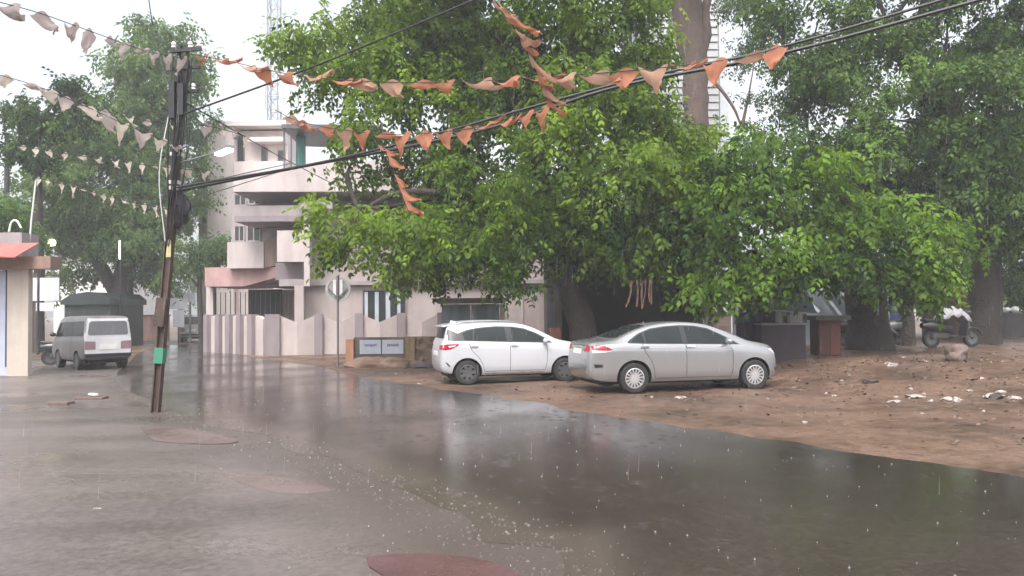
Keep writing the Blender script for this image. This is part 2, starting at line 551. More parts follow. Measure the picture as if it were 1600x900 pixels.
# sloped rose canopy over the veranda
Yc = 34.7
MB().prism([(X(320, Yc), Z(447, Yc)), (X(382, Yc), Z(447, Yc)), (X(441, Yc), Z(431, Yc)), (X(441, Yc), Z(417, Yc)), (X(320, Yc), Z(417, Yc))], Yc, 38.6).build('veranda_canopy', M_rose, house, world=True)
hb('balcony_box', M_pale, 355, 412, 378, 419, 34.3, 36.2)
bx = X(412, 34.3)
MB().hexa([(bx + .002, 34.4, Z(418, 34.3)), (X(434, 34.8), 34.8, Z(414, 34.8)), (X(434, 34.8), 36.2, Z(414, 34.8)), (bx + .002, 36.2, Z(418, 34.3))],
          [(bx + .002, 34.4, Z(375, 34.3)), (X(434, 34.8), 34.8, Z(371, 34.8)), (X(434, 34.8), 36.2, Z(371, 34.8)), (bx + .002, 36.2, Z(375, 34.3))]).build('balcony_side', M_peach, house, world=True)
hb('balcony_parapet', M_pale, 433, 475, 360, 409, 33.1, 33.3)
MB().box(X(433, 33.1), X(475, 33.1), 33.3, 35.3, Z(409, 33.1), Z(409, 33.1) + .12).build('balcony_floor', M_grey_mauve, house, world=True)
hb('recess_wall', M_mauve, 428, 476, 410, 437, 34.2, 34.6, Yr=34)
hb('sill_band', M_grey_mauve, 436, 475, 436, 447, 33.4, 34.1)
hb('column', M_pale, 475, 484, 325, 447, 32.9, 33.3)
hb('column_cap', M_grey_mauve, 469, 520, 315, 326, 32.6, 34.4)
# upper walls
uz0, uz1 = z1 + 0.16, Z(300, 33.0)
MB().box(X(362, 35.5), x_r, 35.5, 44, uz0, uz1).build('upper_wall', M_grey_mauve, house, world=True)
MB().box(X(486), x_r, 34.1, 35.498, uz0, Z(330)).build('upper_bay', M_pink, house, world=True)
MB().box(X(690), X(724), 33.7, 34.098, uz0, Z(330)).build('drain_column', M_white, house, world=True)
hb('storey_band', M_mauve, 366, 474, 337, 346, 33.0, 35.6)
hb('upper_parapet', M_grey_mauve, 365, 474, 321, 337, 33.0, 33.2)
Yf = 32.6
MB().prism([(X(364, Yf), Z(299, Yf)), (X(640, Yf), Z(301, Yf)), (X(640, Yf), Z(250, Yf)), (X(500, Yf), Z(256, Yf)), (X(430, Yf), Z(268, Yf)), (X(364, Yf), Z(272, Yf))], Yf, Yf + .22).build('roof_parapet', M_pale, house, world=True)
MB().box(X(364, Yf), x_r + .2, Yf + .22, 44.2, Z(300, Yf), Z(300, Yf) + .2).build('roof', M_grey_mauve, house, world=True)
def window(px0, px1, py0, py1, yw, m_pane, bars=2, fm=None):
    x0, x1, a, b = X(px0, yw), X(px1, yw), Z(py1, yw, px0), Z(py0, yw, px0)
    f = MB()
    t = 0.06
    for q in ((x0, x1, a, a + t), (x0, x1, b - t, b), (x0, x0 + t, a + t, b - t), (x1 - t, x1, a + t, b - t)):
        f.box(q[0], q[1], yw - .06, yw + .05, q[2], q[3])
    for k in range(1, bars + 1):
        x = x0 + (x1 - x0) * k / (bars + 1)
        f.box(x - .025, x + .025, yw - .05, yw + .04, a + t, b - t)
    o = f.build('window', fm or M_white, house, world=True)
    p = MB().box(x0 + t, x1 - t, yw - .02, yw - .004, a + t, b - t)
    po = p.build('pane', m_pane, house, world=True)
    po.parent = o
    return o
FR = M_grey_mauve
window(366, 383, 352, 378, 35.5, M_glass, 1, FR)
window(386, 408, 350, 378, 35.5, M_glass, 1, FR)
window(459, 470, 340, 357, 35.5, M_glass, 0, FR)
window(366, 386, 303, 322, 35.5, M_glass, 1, FR)
window(388, 408, 303, 320, 35.5, M_dark, 1, FR)
window(566, 636, 452, 508, 34, M_glass, 0, M_mauve)
for a, b in ((570, 575), (586, 592), (603, 610), (621, 626)):
    c = MB()
    n = 5
    c.box(X(a), X(b), 33.955, 33.968, Z(504, px=600), Z(456, px=600))
    c.build('curtain', M_curt, house, world=True)
MB().tube([(X(816), 33.92, 0), (X(816), 33.92, z1 + 2.5)], 0.05, 8).build('drain_pipe', M_pale, house, world=True)
MB().box(X(850), X(864), 33.6, 34.4, -0.1, 6.3).build('corner_pilaster', M_slabgrey, house, world=True)
# shed on the roof
MB().hexa([(X(440, 33.2), 33.2, Z(200, 33.2)), (X(600, 33.2), 33.2, Z(203, 33.2)), (X(600, 37), 37, Z(235, 37)), (X(470, 37), 37, Z(229, 37))],
          [(X(440, 33.2), 33.2, Z(194, 33.2)), (X(600, 33.2), 33.2, Z(197, 33.2)), (X(600, 37), 37, Z(230, 37)), (X(470, 37), 37, Z(224, 37))]).build('shed_roof', M_tin, house, world=True)
MB().box(X(463, 34.5), X(475, 34.5), 34.5, 34.85, Z(300, Yf), Z(212, 34.5)).build('shed_post', M_teal, house, world=True)
MB().box(X(443, 33.3), X(445, 33.3), 33.3, 33.36, Z(300, Yf), Z(198, 33.3)).build('shed_post', M_tin, house, world=True)
MB().box(X(454, 33.3), X(456, 33.3), 33.3, 33.36, Z(300, Yf), Z(198, 33.3)).build('shed_post', M_tin, house, world=True)

# ------------------------------------------------------------------ compound wall with zigzag top
cw = thing('compound_wall', 'low pink compound wall with mauve pillars and a zigzag top, in front of the corner house', 'wall', (-9.5, 32, 0))
M_cw1 = mat('wall_pink', (0.47, 0.40, 0.385), 0.75, var=0.12, scale=1.2, streak=0.1, bump=0.15, bscale=25)
def wp(px, py, Y): p = at(px, py, Y); return (p.x, p.y)
corner = at(416, 540, 31.4); cR = at(690, 540, 32.6)
farL = at(326, 540, 34.5)
def pillar_at(c, d, wid, z, m):
    s = Vector((d.x, d.y, 0)).normalized(); n_ = Vector((s.y, -s.x, 0))
    q = [c - s * wid / 2 - n_ * .16, c + s * wid / 2 - n_ * .16, c + s * wid / 2 + n_ * .18, c - s * wid / 2 + n_ * .18]
    MB().hexa([(p.x, p.y, -.1) for p in q], [(p.x, p.y, z) for p in q]).build('pillar', m, cw, world=True)
def vpanel(a, b, z0, zd, bulge):
    s = (b - a).normalized(); n_ = Vector((s.y, -s.x, 0))
    m_ = (a + b) / 2 + n_ * bulge
    bk = [p - n_ * 0.14 for p in (a, (a + b) / 2, b)]
    pts = [a, m_, b] + bk[::-1]
    zs = [z0, zd, z0, z0, zd, z0]
    n = 6
    vv = [(p.x, p.y, -.1) for p in pts] + [(p.x, p.y, z) for p, z in zip(pts, zs)]
    ff = [(0, 1, 4, 5), (1, 2, 3, 4), (6, 7, 10, 11), (7, 8, 9, 10)] + [(i, (i + 1) % n, n + (i + 1) % n, n + i) for i in range(n)]
    MB().add(vv, ff).build('panel', M_cw1, cw, world=True)
def px_on(a, b, px):          # point of line a-b seen in column px
    lo, hi = 0.0, 1.0
    f = lambda t: (lambda p: p.x / p.y)(a.lerp(b, t))
    tgt = at(px, 540, 32).x / at(px, 540, 32).y
    for _ in range(40):
        mid = (lo + hi) / 2
        if f(mid) < tgt: lo = mid
        else: hi = mid
    return a.lerp(b, (lo + hi) / 2)
for p in (corner, cR, farL): p.z = 0
ZT = pz(500, 491, 32)
cols = [(426, .56), (498, .32), (561, .32), (627, .34), (694, .34)]
pp = [px_on(corner, cR, min(c, 690)) for c, _ in cols]
for (c, wd), p in zip(cols, pp):
    pillar_at(p, cR - corner, wd, ZT + .02, M_mauve)
for i in range(4):
    s = (cR - corner).normalized()
    vpanel(pp[i] + s * (cols[i][1] / 2 + .004), pp[i + 1] - s * (cols[i + 1][1] / 2 + .004), ZT - .05, ZT - .34, .14)
cl = [Vector((corner.x - .1, corner.y + .1, 0)), px_on(farL, corner, 395), px_on(farL, corner, 377), px_on(farL, corner, 360), px_on(farL, corner, 344), farL]
for i, (a, b) in enumerate(zip(cl[:-1], cl[1:])):
    d = (b - a)
    pillar_at(b, d, .34, ZT + .02, M_mauve)
    s = d.normalized()
    vpanel(b - s * .18, a + s * (.18 if i else .1), ZT - .03, ZT - .12, .1) if False else None
    q0, q1 = a + s * (.18 if i else .1), b - s * .18
    n_ = Vector((s.y, -s.x, 0))
    if n_.y > 0: n_ = -n_
    mid = (q0 + q1) / 2 + n_ * .12
    pts = [q0, mid, q1, q1 - n_ * .14, (q0 + q1) / 2 - n_ * .14, q0 - n_ * .14]
    vv = [(p.x, p.y, -.1) for p in pts] + [(p.x, p.y, ZT - (.16 if k in (0, 5) else .04)) for k, p in enumerate(pts)]
    MB().add(vv, [(0, 1, 4, 5), (1, 2, 3, 4), (6, 7, 10, 11), (7, 8, 9, 10)] + [(i2, (i2 + 1) % 6, 6 + (i2 + 1) % 6, 6 + i2) for i2 in range(6)]).build('panel', M_cw1, cw, world=True)

# gate under its own canopy
gate = thing('gate_porch', 'grey-blue sheet metal gate under a dark concrete canopy behind the white hatchback', 'gate', (at(735, 540, 31.5).x, 31.5, 0))
Yg = 31.2
MB().hexa([(pX(684, Yg), Yg, pz(735, 474, Yg)), (pX(786, Yg), Yg, pz(735, 474, Yg)), (pX(786, Yg), Yg + 1.6, pz(735, 474, Yg)), (pX(684, Yg), Yg + 1.6, pz(735, 474, Yg))],
          [(pX(674, Yg), Yg - .15, pz(735, 466, Yg)), (pX(796, Yg), Yg - .15, pz(735, 466, Yg)), (pX(796, Yg), Yg + 1.7, pz(735, 464, Yg)), (pX(674, Yg), Yg + 1.7, pz(735, 464, Yg))]).build('canopy', M_slabgrey, gate, world=True)
M_gate = mat('grey_blue_sheet', (0.19, 0.23, 0.25), 0.5, metal=0.2, var=0.2, scale=1.5, streak=0.35)
MB().box(pX(688, Yg), pX(734, Yg), Yg + .55, Yg + .6, 0, pz(735, 475, Yg)).build('gate_leaf', M_gate, gate, world=True)
MB().box(pX(735, Yg), pX(780, Yg), Yg + .55, Yg + .6, 0, pz(735, 475, Yg)).build('gate_leaf', M_gate, gate, world=True)
MB().box(pX(781, Yg), pX(789, Yg), Yg + .45, Yg + .7, 0, pz(735, 475, Yg)).build('post', M_pink, gate, world=True)

# low wall with the pale blue notice panels, orange end post and rubble stonework
lw = thing('low_wall', 'low masonry wall with pale blue painted notices, orange end post and rubble stone part', 'wall', (at(600, 540, 25.6).x, 25.6, 0))
Yl = 25.4
MB().box(pX(541, Yl), pX(553, Yl), Yl - .1, Yl + .2, -.1, pz(546, 530, Yl)).build('end_post', mat('orange_paint', (0.48, 0.24, 0.14), 0.7, var=0.2, scale=3, streak=.2), lw, world=True)
MB().box(pX(553, Yl) + .002, pX(632, Yl), Yl, Yl + .2, -.1, pz(592, 527, Yl)).build('wall_body', M_slabgrey, lw, world=True)
M_blue = mat('pale_blue_paint', (0.40, 0.43, 0.50), 0.7, var=0.15, scale=2, streak=.15)
M_ink = mat('blue_lettering', (0.10, 0.13, 0.25), 0.7, var=0.2)
rnd = random.Random(4)
for a, b in ((562, 595), (597, 630)):
    pn = MB().box(pX(a, Yl), pX(b, Yl), Yl - .025, Yl - .002, pz(592, 553, Yl), pz(592, 531, Yl)).build('notice_panel', M_blue, lw, world=True)
    ink = MB()
    x = pX(a, Yl) + .16
    while x < pX(b, Yl) - .16:                     # a worn, unreadable line of lettering
        ww = rnd.uniform(.02, .05)
        ink.box(x, x + ww, Yl - .030, Yl - .0255, pz(592, 541 + rnd.uniform(-.3, .8), Yl), pz(592, 537 + rnd.uniform(-.6, .6), Yl))
        x += ww + rnd.uniform(.008, .02)
    io = ink.build('lettering', M_ink, lw, world=True)
    io.parent = pn
MB().box(pX(633, Yl), pX(648, Yl), Yl - .08, Yl + .25, -.1, pz(640, 526, Yl)).build('mustard_post', mat('mustard_plaster', (0.26, 0.18, 0.10), 0.8, var=0.3, scale=3, streak=.3), lw, world=True)
M_rub = bpy.data.materials.new('rubble_stone')
M_rub.use_nodes = True
_n, _l = M_rub.node_tree.nodes, M_rub.node_tree.links
_v = _n.new('ShaderNodeTexVoronoi'); _v.inputs['Scale'].default_value = 5.0
_t = _n.new('ShaderNodeTexCoord'); _l.new(_t.outputs['Object'], _v.inputs['Vector'])
_r = _n.new('ShaderNodeMix'); _r.data_type = 'RGBA'; _r.inputs[6].default_value = (.11, .07, .05, 1); _r.inputs[7].default_value = (.26, .18, .14, 1)
_l.new(_v.outputs['Color'], _r.inputs[0]); _l.new(_r.outputs[2], _n['Principled BSDF'].inputs['Base Color'])
_b = _n.new('ShaderNodeBump'); _b.inputs['Strength'].default_value = 0.8; _b.inputs['Distance'].default_value = .1
_l.new(_v.outputs['Distance'], _b.inputs['Height']); _l.new(_b.outputs[0], _n['Principled BSDF'].inputs['Normal'])
_n['Principled BSDF'].inputs['Roughness'].default_value = .75
MB().box(pX(648, Yl) + .002, pX(735, Yl), Yl, Yl + .35, -.1, pz(665, 526, Yl)).build('stone_part', M_rub, lw, world=True)
M_mud = wet_mat('brown_mud', (0.10, 0.055, 0.035), (0.22, 0.125, 0.085), 0.4, 0.7, 1.5, 12.0, 0.8)
mc = gnd(598, 574)
tag(MB().blob((mc.x, mc.y + .25, -.02), (1.0, .42, .36), 5, 4, .5).build('mud_heap', M_mud, smooth=True), 'brown mud heap piled against the pale blue notice wall', 'mud heap')
mc = gnd(655, 575)
tag(MB().blob((mc.x, mc.y, .02), (.42, .22, .13), 8, 3, .6).blob((mc.x + .3, mc.y - .1, .08), (.14, .07, .06), 3, 2, .5).build('rubble_pile', M_slabgrey, smooth=True), 'small heap of grey rubble at the foot of the stone wall', 'rubble')

# ------------------------------------------------------------------ buildings behind
apt = thing('apartment_block', 'tall pale pink apartment block with dark balconies behind the corner house', 'building', (at(390, 500, 47).x, 52, 0))
Ya = 47.0
M_apt = mat('apartment_plaster', (0.76, 0.67, 0.65), 0.8, var=0.10, scale=0.5, streak=0.10)
M_aptg = mat('apartment_grey', (0.36, 0.33, 0.33), 0.8, var=0.15, scale=0.5, streak=0.3)
def ab(name, m, px0, px1, py0, py1, y0, y1):
    return MB().box(pX(px0, y0), pX(px1, y0), y0, y1, pz(400, py1, y0), pz(400, py0, y0)).build(name, m, apt, world=True)
MB().box(pX(324, Ya), pX(365, Ya), Ya, Ya + 4, -.1, pz(400, 193, Ya)).build('wall', M_apt, apt, world=True)
MB().box(pX(306, Ya), pX(324, Ya) - .003, Ya + .4, Ya + 4, -.1, pz(400, 200, Ya)).build('grey_wall', M_aptg, apt, world=True)
MB().box(pX(365, Ya) + .003, pX(444, Ya), Ya + .8, Ya + 4, -.1, pz(400, 200, Ya)).build('rear_wall', M_apt, apt, world=True)
MB().box(pX(320, Ya), pX(448, Ya), Ya - .15, Ya + 4.2, pz(400, 197, Ya), pz(400, 189, Ya)).build('roof_slab', M_apt, apt, world=True)
for a, b in ((252, 276), (322, 340), (392, 412)):
    ab('balcony_wall', M_apt, 365.3, 446, a, b, Ya - .1, Ya + .79)
ab('sunshade', M_apt, 386, 442, 214, 221, Ya - .1, Ya + .79)
for a, b, c, d in ((366, 382, 207, 252), (408, 418, 226, 256), (434, 446, 231, 262), (366, 380, 300, 322), (392, 406, 300, 322), (366, 380, 350, 392)):
    f = MB().box(pX(a, Ya + .7), pX(b, Ya + .7), Ya + .70, Ya + .795, pz(400, d, Ya), pz(400, c, Ya)).build('window', M_aptg, apt, world=True)
    p = MB().box(pX(a + 1.2, Ya + .7), pX(b - 1.2, Ya + .7), Ya + .66, Ya + .698, pz(400, d - 1.5, Ya), pz(400, c + 1.5, Ya)).build('pane', M_glass, apt, world=True)
    p.parent = f
for a, c, d in ((312, 330, 348), (312, 260, 280), (312, 390, 408)):
    MB().box(pX(a, Ya), pX(a + 6, Ya), Ya + .36, Ya + .398, pz(400, d, Ya), pz(400, c, Ya)).build('window', M_glass, apt, world=True)

tower = thing('grey_tower_block', 'tall grey ribbed building rising behind the brown tree trunk', 'building', (at(1090, 485, 44).x, 48, 0))
Yt = 44.0
tz = 24.0
MB().box(pX(1010, Yt), pX(1130, Yt), Yt, Yt + 9, 0, tz).build('wall', mat('grey_cladding', (0.34, 0.35, 0.36), 0.7, var=0.12, scale=.6, streak=.2), tower, world=True)
lv = MB()
z = 3.0
while z < tz:
    lv.hexa([(pX(1012, Yt), Yt - .002, z), (pX(1128, Yt), Yt - .002, z), (pX(1128, Yt), Yt - .09, z + .02), (pX(1012, Yt), Yt - .09, z + .02)],
            [(pX(1012, Yt), Yt - .002, z + .37), (pX(1128, Yt), Yt - .002, z + .37), (pX(1128, Yt), Yt - .03, z + .385), (pX(1012, Yt), Yt - .03, z + .385)])
    z += .42
lv.build('louvre_bands', mat('pale_louvre', (0.36, 0.37, 0.38), 0.6, var=0.12, scale=.8), tower, world=True)
MB().box(pX(1130, Yt) + .003, pX(1143, Yt), Yt - .1, Yt + 9, 0, tz).build('corner_strip', mat('pale_strip', (0.52, 0.55, 0.58), 0.6, var=0.1), tower, world=True)

pale = thing('far_house', 'pale whitewashed house showing through the forked tree beyond the van', 'house', (at(150, 485, 62).x, 66, 0))
Yp = 62.0
MB().box(pX(84, Yp), pX(172, Yp), Yp, Yp + 8, 0, pz(130, 402, Yp)).build('wall', M_white, pale, world=True)
MB().box(pX(80, Yp), pX(176, Yp), Yp - .4, Yp + 8.4, pz(130, 402, Yp), pz(130, 396, Yp)).build('roof', M_grey_mauve, pale, world=True)
for a, b in ((96, 108), (130, 140), (150, 160)):
    MB().box(pX(a, Yp), pX(b, Yp), Yp - .03, Yp - .003, pz(130, 440, Yp), pz(130, 420, Yp)).build('window', M_glass, pale, world=True)

bw = thing('boundary_wall', 'faded orange boundary wall across the end of the side street', 'wall', (at(200, 520, 50).x, 50, 0))
MB().box(pX(150, 50), pX(262, 50), 50, 50.3, -.2, pz(220, 494, 50)).build('wall_body', mat('faded_orange', (0.46, 0.27, 0.22), 0.8, var=0.2, scale=.8, streak=.3), bw, world=True)
MB().box(pX(149, 50), pX(263, 50), 49.94, 50.36, pz(220, 494, 50), pz(220, 492, 50)).build('coping', M_slabgrey, bw, world=True)

hut = thing('green_shed', 'low dark green shed with a curved tarpaulin roof behind the van', 'shed', (at(125, 520, 40).x, 40, 0))
Yh = 40.0
pr = [(pX(94, Yh), pz(130, 470, Yh)), (pX(110, Yh), pz(130, 460, Yh)), (pX(135, Yh), pz(130, 456, Yh)), (pX(160, Yh), pz(130, 458, Yh)), (pX(172, Yh), pz(130, 468, Yh))]
MB().prism(pr + [(pX(172, Yh), pz(130, 476, Yh)), (pX(94, Yh), pz(130, 476, Yh))], Yh, Yh + 4).build('tarpaulin_roof', mat('green_tarpaulin', (0.022, 0.036, 0.034), 0.6, var=0.3, scale=1.5), hut, world=True)
MB().box(pX(97, Yh), pX(169, Yh), Yh + .2, Yh + 3.8, 0, pz(130, 476, Yh)).build('walls', mat('dark_green_boards', (0.028, 0.036, 0.034), 0.7, var=0.3, scale=2), hut, world=True)

# cell tower: a lattice mast
mast = thing('antenna_mast', 'thin steel lattice antenna mast rising behind the apartment block', 'antenna mast', (at(430, 485, 60).x, 60, 0))
Ym = 60.0
M_steel = mat('galvanised_steel', (0.30, 0.31, 0.33), 0.5, metal=0.5, var=0.15)
legs = [(pX(418, Ym), Ym), (pX(434, Ym), Ym), (pX(434, Ym), Ym + .9), (pX(418, Ym), Ym + .9)]
ztop = pz(430, -60, Ym)
for x, y in legs:
    MB().tube([(x, y, 0), (x, y, ztop)], .05, 6).build('leg', M_steel, mast, world=True)
br = MB()
z = 6.0
while z < ztop - 1:
    for (a, b) in ((0, 1), (1, 2), (2, 3), (3, 0)):
        br.tube([(*legs[a], z), (*legs[b], z + 1.0)], .022, 4)
        br.tube([(*legs[a], z + 1.0), (*legs[b], z + 1.0)], .022, 4)
    z += 1.0
br.build('bracing', M_steel, mast, world=True)
for k, (px, a, b) in enumerate(((413, 130, 170), (441, 120, 175), (447, 40, 95), (409, 30, 44), (452, 128, 180))):
    MB().box(pX(px, Ym) - .13, pX(px, Ym) + .13, Ym - .2, Ym - .04, pz(430, b, Ym), pz(430, a, Ym)).build('panel_antenna', M_white, mast, world=True)
    MB().bar((pX(px, Ym), Ym - .03, pz(430, (a + b) / 2, Ym)), (pX(426, Ym), Ym + .05, pz(430, (a + b) / 2, Ym)), .05, .05).build('bracket', M_steel, mast, world=True)

# ------------------------------------------------------------------ left-hand kiosk
ks = thing('kiosk', 'cream pillared roadside kiosk with red awning and brown canopy slab at the left edge', 'kiosk', gnd(30, 588))
Yk = 22.0
M_cream = mat('cream_plaster', (0.56, 0.49, 0.42), 0.8, var=0.12, scale=1.5, streak=.15)
M_brown = mat('brown_slab', (0.30, 0.19, 0.15), 0.8, var=0.2, scale=2, streak=.2)
MB().box(pX(11, Yk), pX(44, Yk), Yk, Yk + .2, -.1, pz(30, 421, Yk)).build('pillar', M_cream, ks, world=True)
MB().box(pX(-60, Yk), pX(88, Yk), Yk - .3, Yk + .25, pz(30, 421, Yk), pz(30, 402, Yk)).build('canopy_slab', M_brown, ks, world=True)
aw = MB()
n = 12
for k in range(n):
    x0, x1 = pX(-70 + k * 9, 21.3), pX(-70 + (k + 1) * 9, 21.3)
    s0 = .12 * math.sin(k * 1.3); s1 = .12 * math.sin((k + 1) * 1.3)
    zt, zb = pz(10, 378, 21.3), pz(10, 404, 21.3)
    aw.hexa([(x0, 20.9 + s0, zb), (x1, 20.9 + s1, zb), (x1, 21.95, zt), (x0, 21.95, zt)], [(x0, 20.9 + s0, zb + .03), (x1, 20.9 + s1, zb + .03), (x1, 21.95, zt + .03), (x0, 21.95, zt + .03)])
aw.build('awning', mat('red_tarpaulin', (0.40, 0.125, 0.105), 0.55, var=0.25, scale=3), ks, world=True)
MB().box(pX(-60, Yk), pX(26, Yk), Yk + .2, Yk + 1, pz(30, 402, Yk) + .003, pz(30, 362, Yk)).build('roof_block', M_grey_mauve, ks, world=True)
MB().box(pX(-60, Yk), pX(10, Yk), Yk + .2, Yk + .3, 0, pz(30, 422, Yk)).build('shutter', mat('pale_blue_shutter', (0.45, 0.48, 0.58), 0.6, var=0.12, scale=2), ks, world=True)
MB().box(pX(4, Yk), pX(7.5, Yk), Yk + .12, Yk + .197, .25, pz(30, 422, Yk)).build('frame', mat('navy_paint', (0.03, 0.04, 0.12), 0.5, var=.2), ks, world=True)
MB().tube(crom([at(14, 362, Yk + .5), at(18, 347, Yk + .5), at(26, 345, Yk + .5), at(33, 356, Yk + .5)], 6), .03, 6).build('bent_pipe', M_white, ks, world=True)
tag(MB().tube([at(44, 403, 22.6), at(49, 345, 22.6), at(56, 282, 22.6)], [.024, .024, .02], 8).build('white_pole', M_white), 'thin pale pole leaning up from the kiosk canopy', 'pole')

sg = gnd(56, 552)
sb = thing('sign_board', 'blank white notice board with smaller plate below on a dark post beside the kiosk', 'sign board', sg)
Ys = sg.y
MB().box(pX(53, Ys), pX(57, Ys), Ys, Ys + .08, 0, pz(56, 428, Ys)).build('post', mat('dark_rust', (0.07, 0.05, 0.045), 0.7, var=.3), sb, world=True)
M_board = mat('faded_white_board', (0.58, 0.59, 0.64), 0.5, var=.1, scale=2, streak=.12)
MB().box(pX(52, Ys), pX(93, Ys), Ys - .05, Ys - .003, pz(70, 470, Ys), pz(70, 434, Ys)).build('board', M_board, sb, world=True)
MB().box(pX(57, Ys), pX(85, Ys), Ys - .05, Ys - .003, pz(70, 486, Ys), pz(70, 473, Ys)).build('small_plate', M_board, sb, world=True)

wbx = [((287, 457, 306, 472), 46), ((265, 466, 293, 483), 45), ((271, 484, 288, 511), 45)]
labels = ['pale rectangular notice board raised above the others at the street end', 'tilted pale notice board left of the raised board at the street end', 'pale square box standing low under the boards at the street end']
for (q, y), lb in zip(wbx, labels):
    g0 = at((q[0] + q[2]) / 2, 500, y)
    t = thing('notice_board', lb, 'notice board', (g0.x, y, 0))
    MB().box(pX(q[0], y), pX(q[2], y), y - .05, y, pz(280, q[3], y), pz(280, q[1], y)).build('board', M_board, t, world=True)
    m_ = (q[0] + q[2]) / 2
    MB().box(pX(m_, y) - .05, pX(m_, y) + .05, y + .003, y + .1, -.1, pz(280, q[1] + 2, y)).build('post', M_steel, t, world=True)
# ------------------------------------------------------------------ vehicles
M_tyre = mat('tyre_rubber', (0.022, 0.021, 0.021), 0.6, var=0.3, scale=8)
M_well = mat('wheel_well', (0.012, 0.012, 0.012), 0.9, var=0.2)
M_trim = mat('black_trim', (0.018, 0.018, 0.02), 0.35, var=0.2)
M_cglass = mat('car_glass', (0.020, 0.026, 0.027), 0.04, var=0.3, scale=2.5, spec=0.18)
M_chrome = mat('chrome', (0.75, 0.75, 0.76), 0.15, metal=1.0, var=0.0)
M_seam = mat('panel_gap', (0.03, 0.03, 0.032), 0.8, var=0.0)
M_tail = mat('tail_lamp_red', (0.38, 0.006, 0.02), 0.15, var=0.1, coat=0.15)
M_clear = mat('clear_lamp', (0.62, 0.62, 0.64), 0.12, var=0.1, coat=0.6)
M_plate = mat('number_plate', (0.70, 0.70, 0.68), 0.4, var=0.08)
M_silver = mat('silver_paint', (0.38, 0.385, 0.395), 0.24, metal=0.6, var=0.05, scale=1.2, coat=0.6)
M_whitep = mat('white_paintwork', (0.47, 0.48, 0.505), 0.28, var=0.05, scale=1.2, coat=0.6)
M_vanp = mat('old_silver_paint', (0.66, 0.66, 0.69), 0.34, metal=0.1, var=0.14, scale=2.5, coat=0.3)
M_vang = mat('dull_grey_paint', (0.17, 0.16, 0.165), 0.4, metal=0.2, var=0.2, scale=2.5, coat=0.2)
M_alloy = mat('silver_wheel', (0.62, 0.62, 0.63), 0.3, metal=0.6, var=0.1)
M_dwheel = mat('dark_wheel', (0.10, 0.10, 0.105), 0.4, metal=0.3, var=0.2)

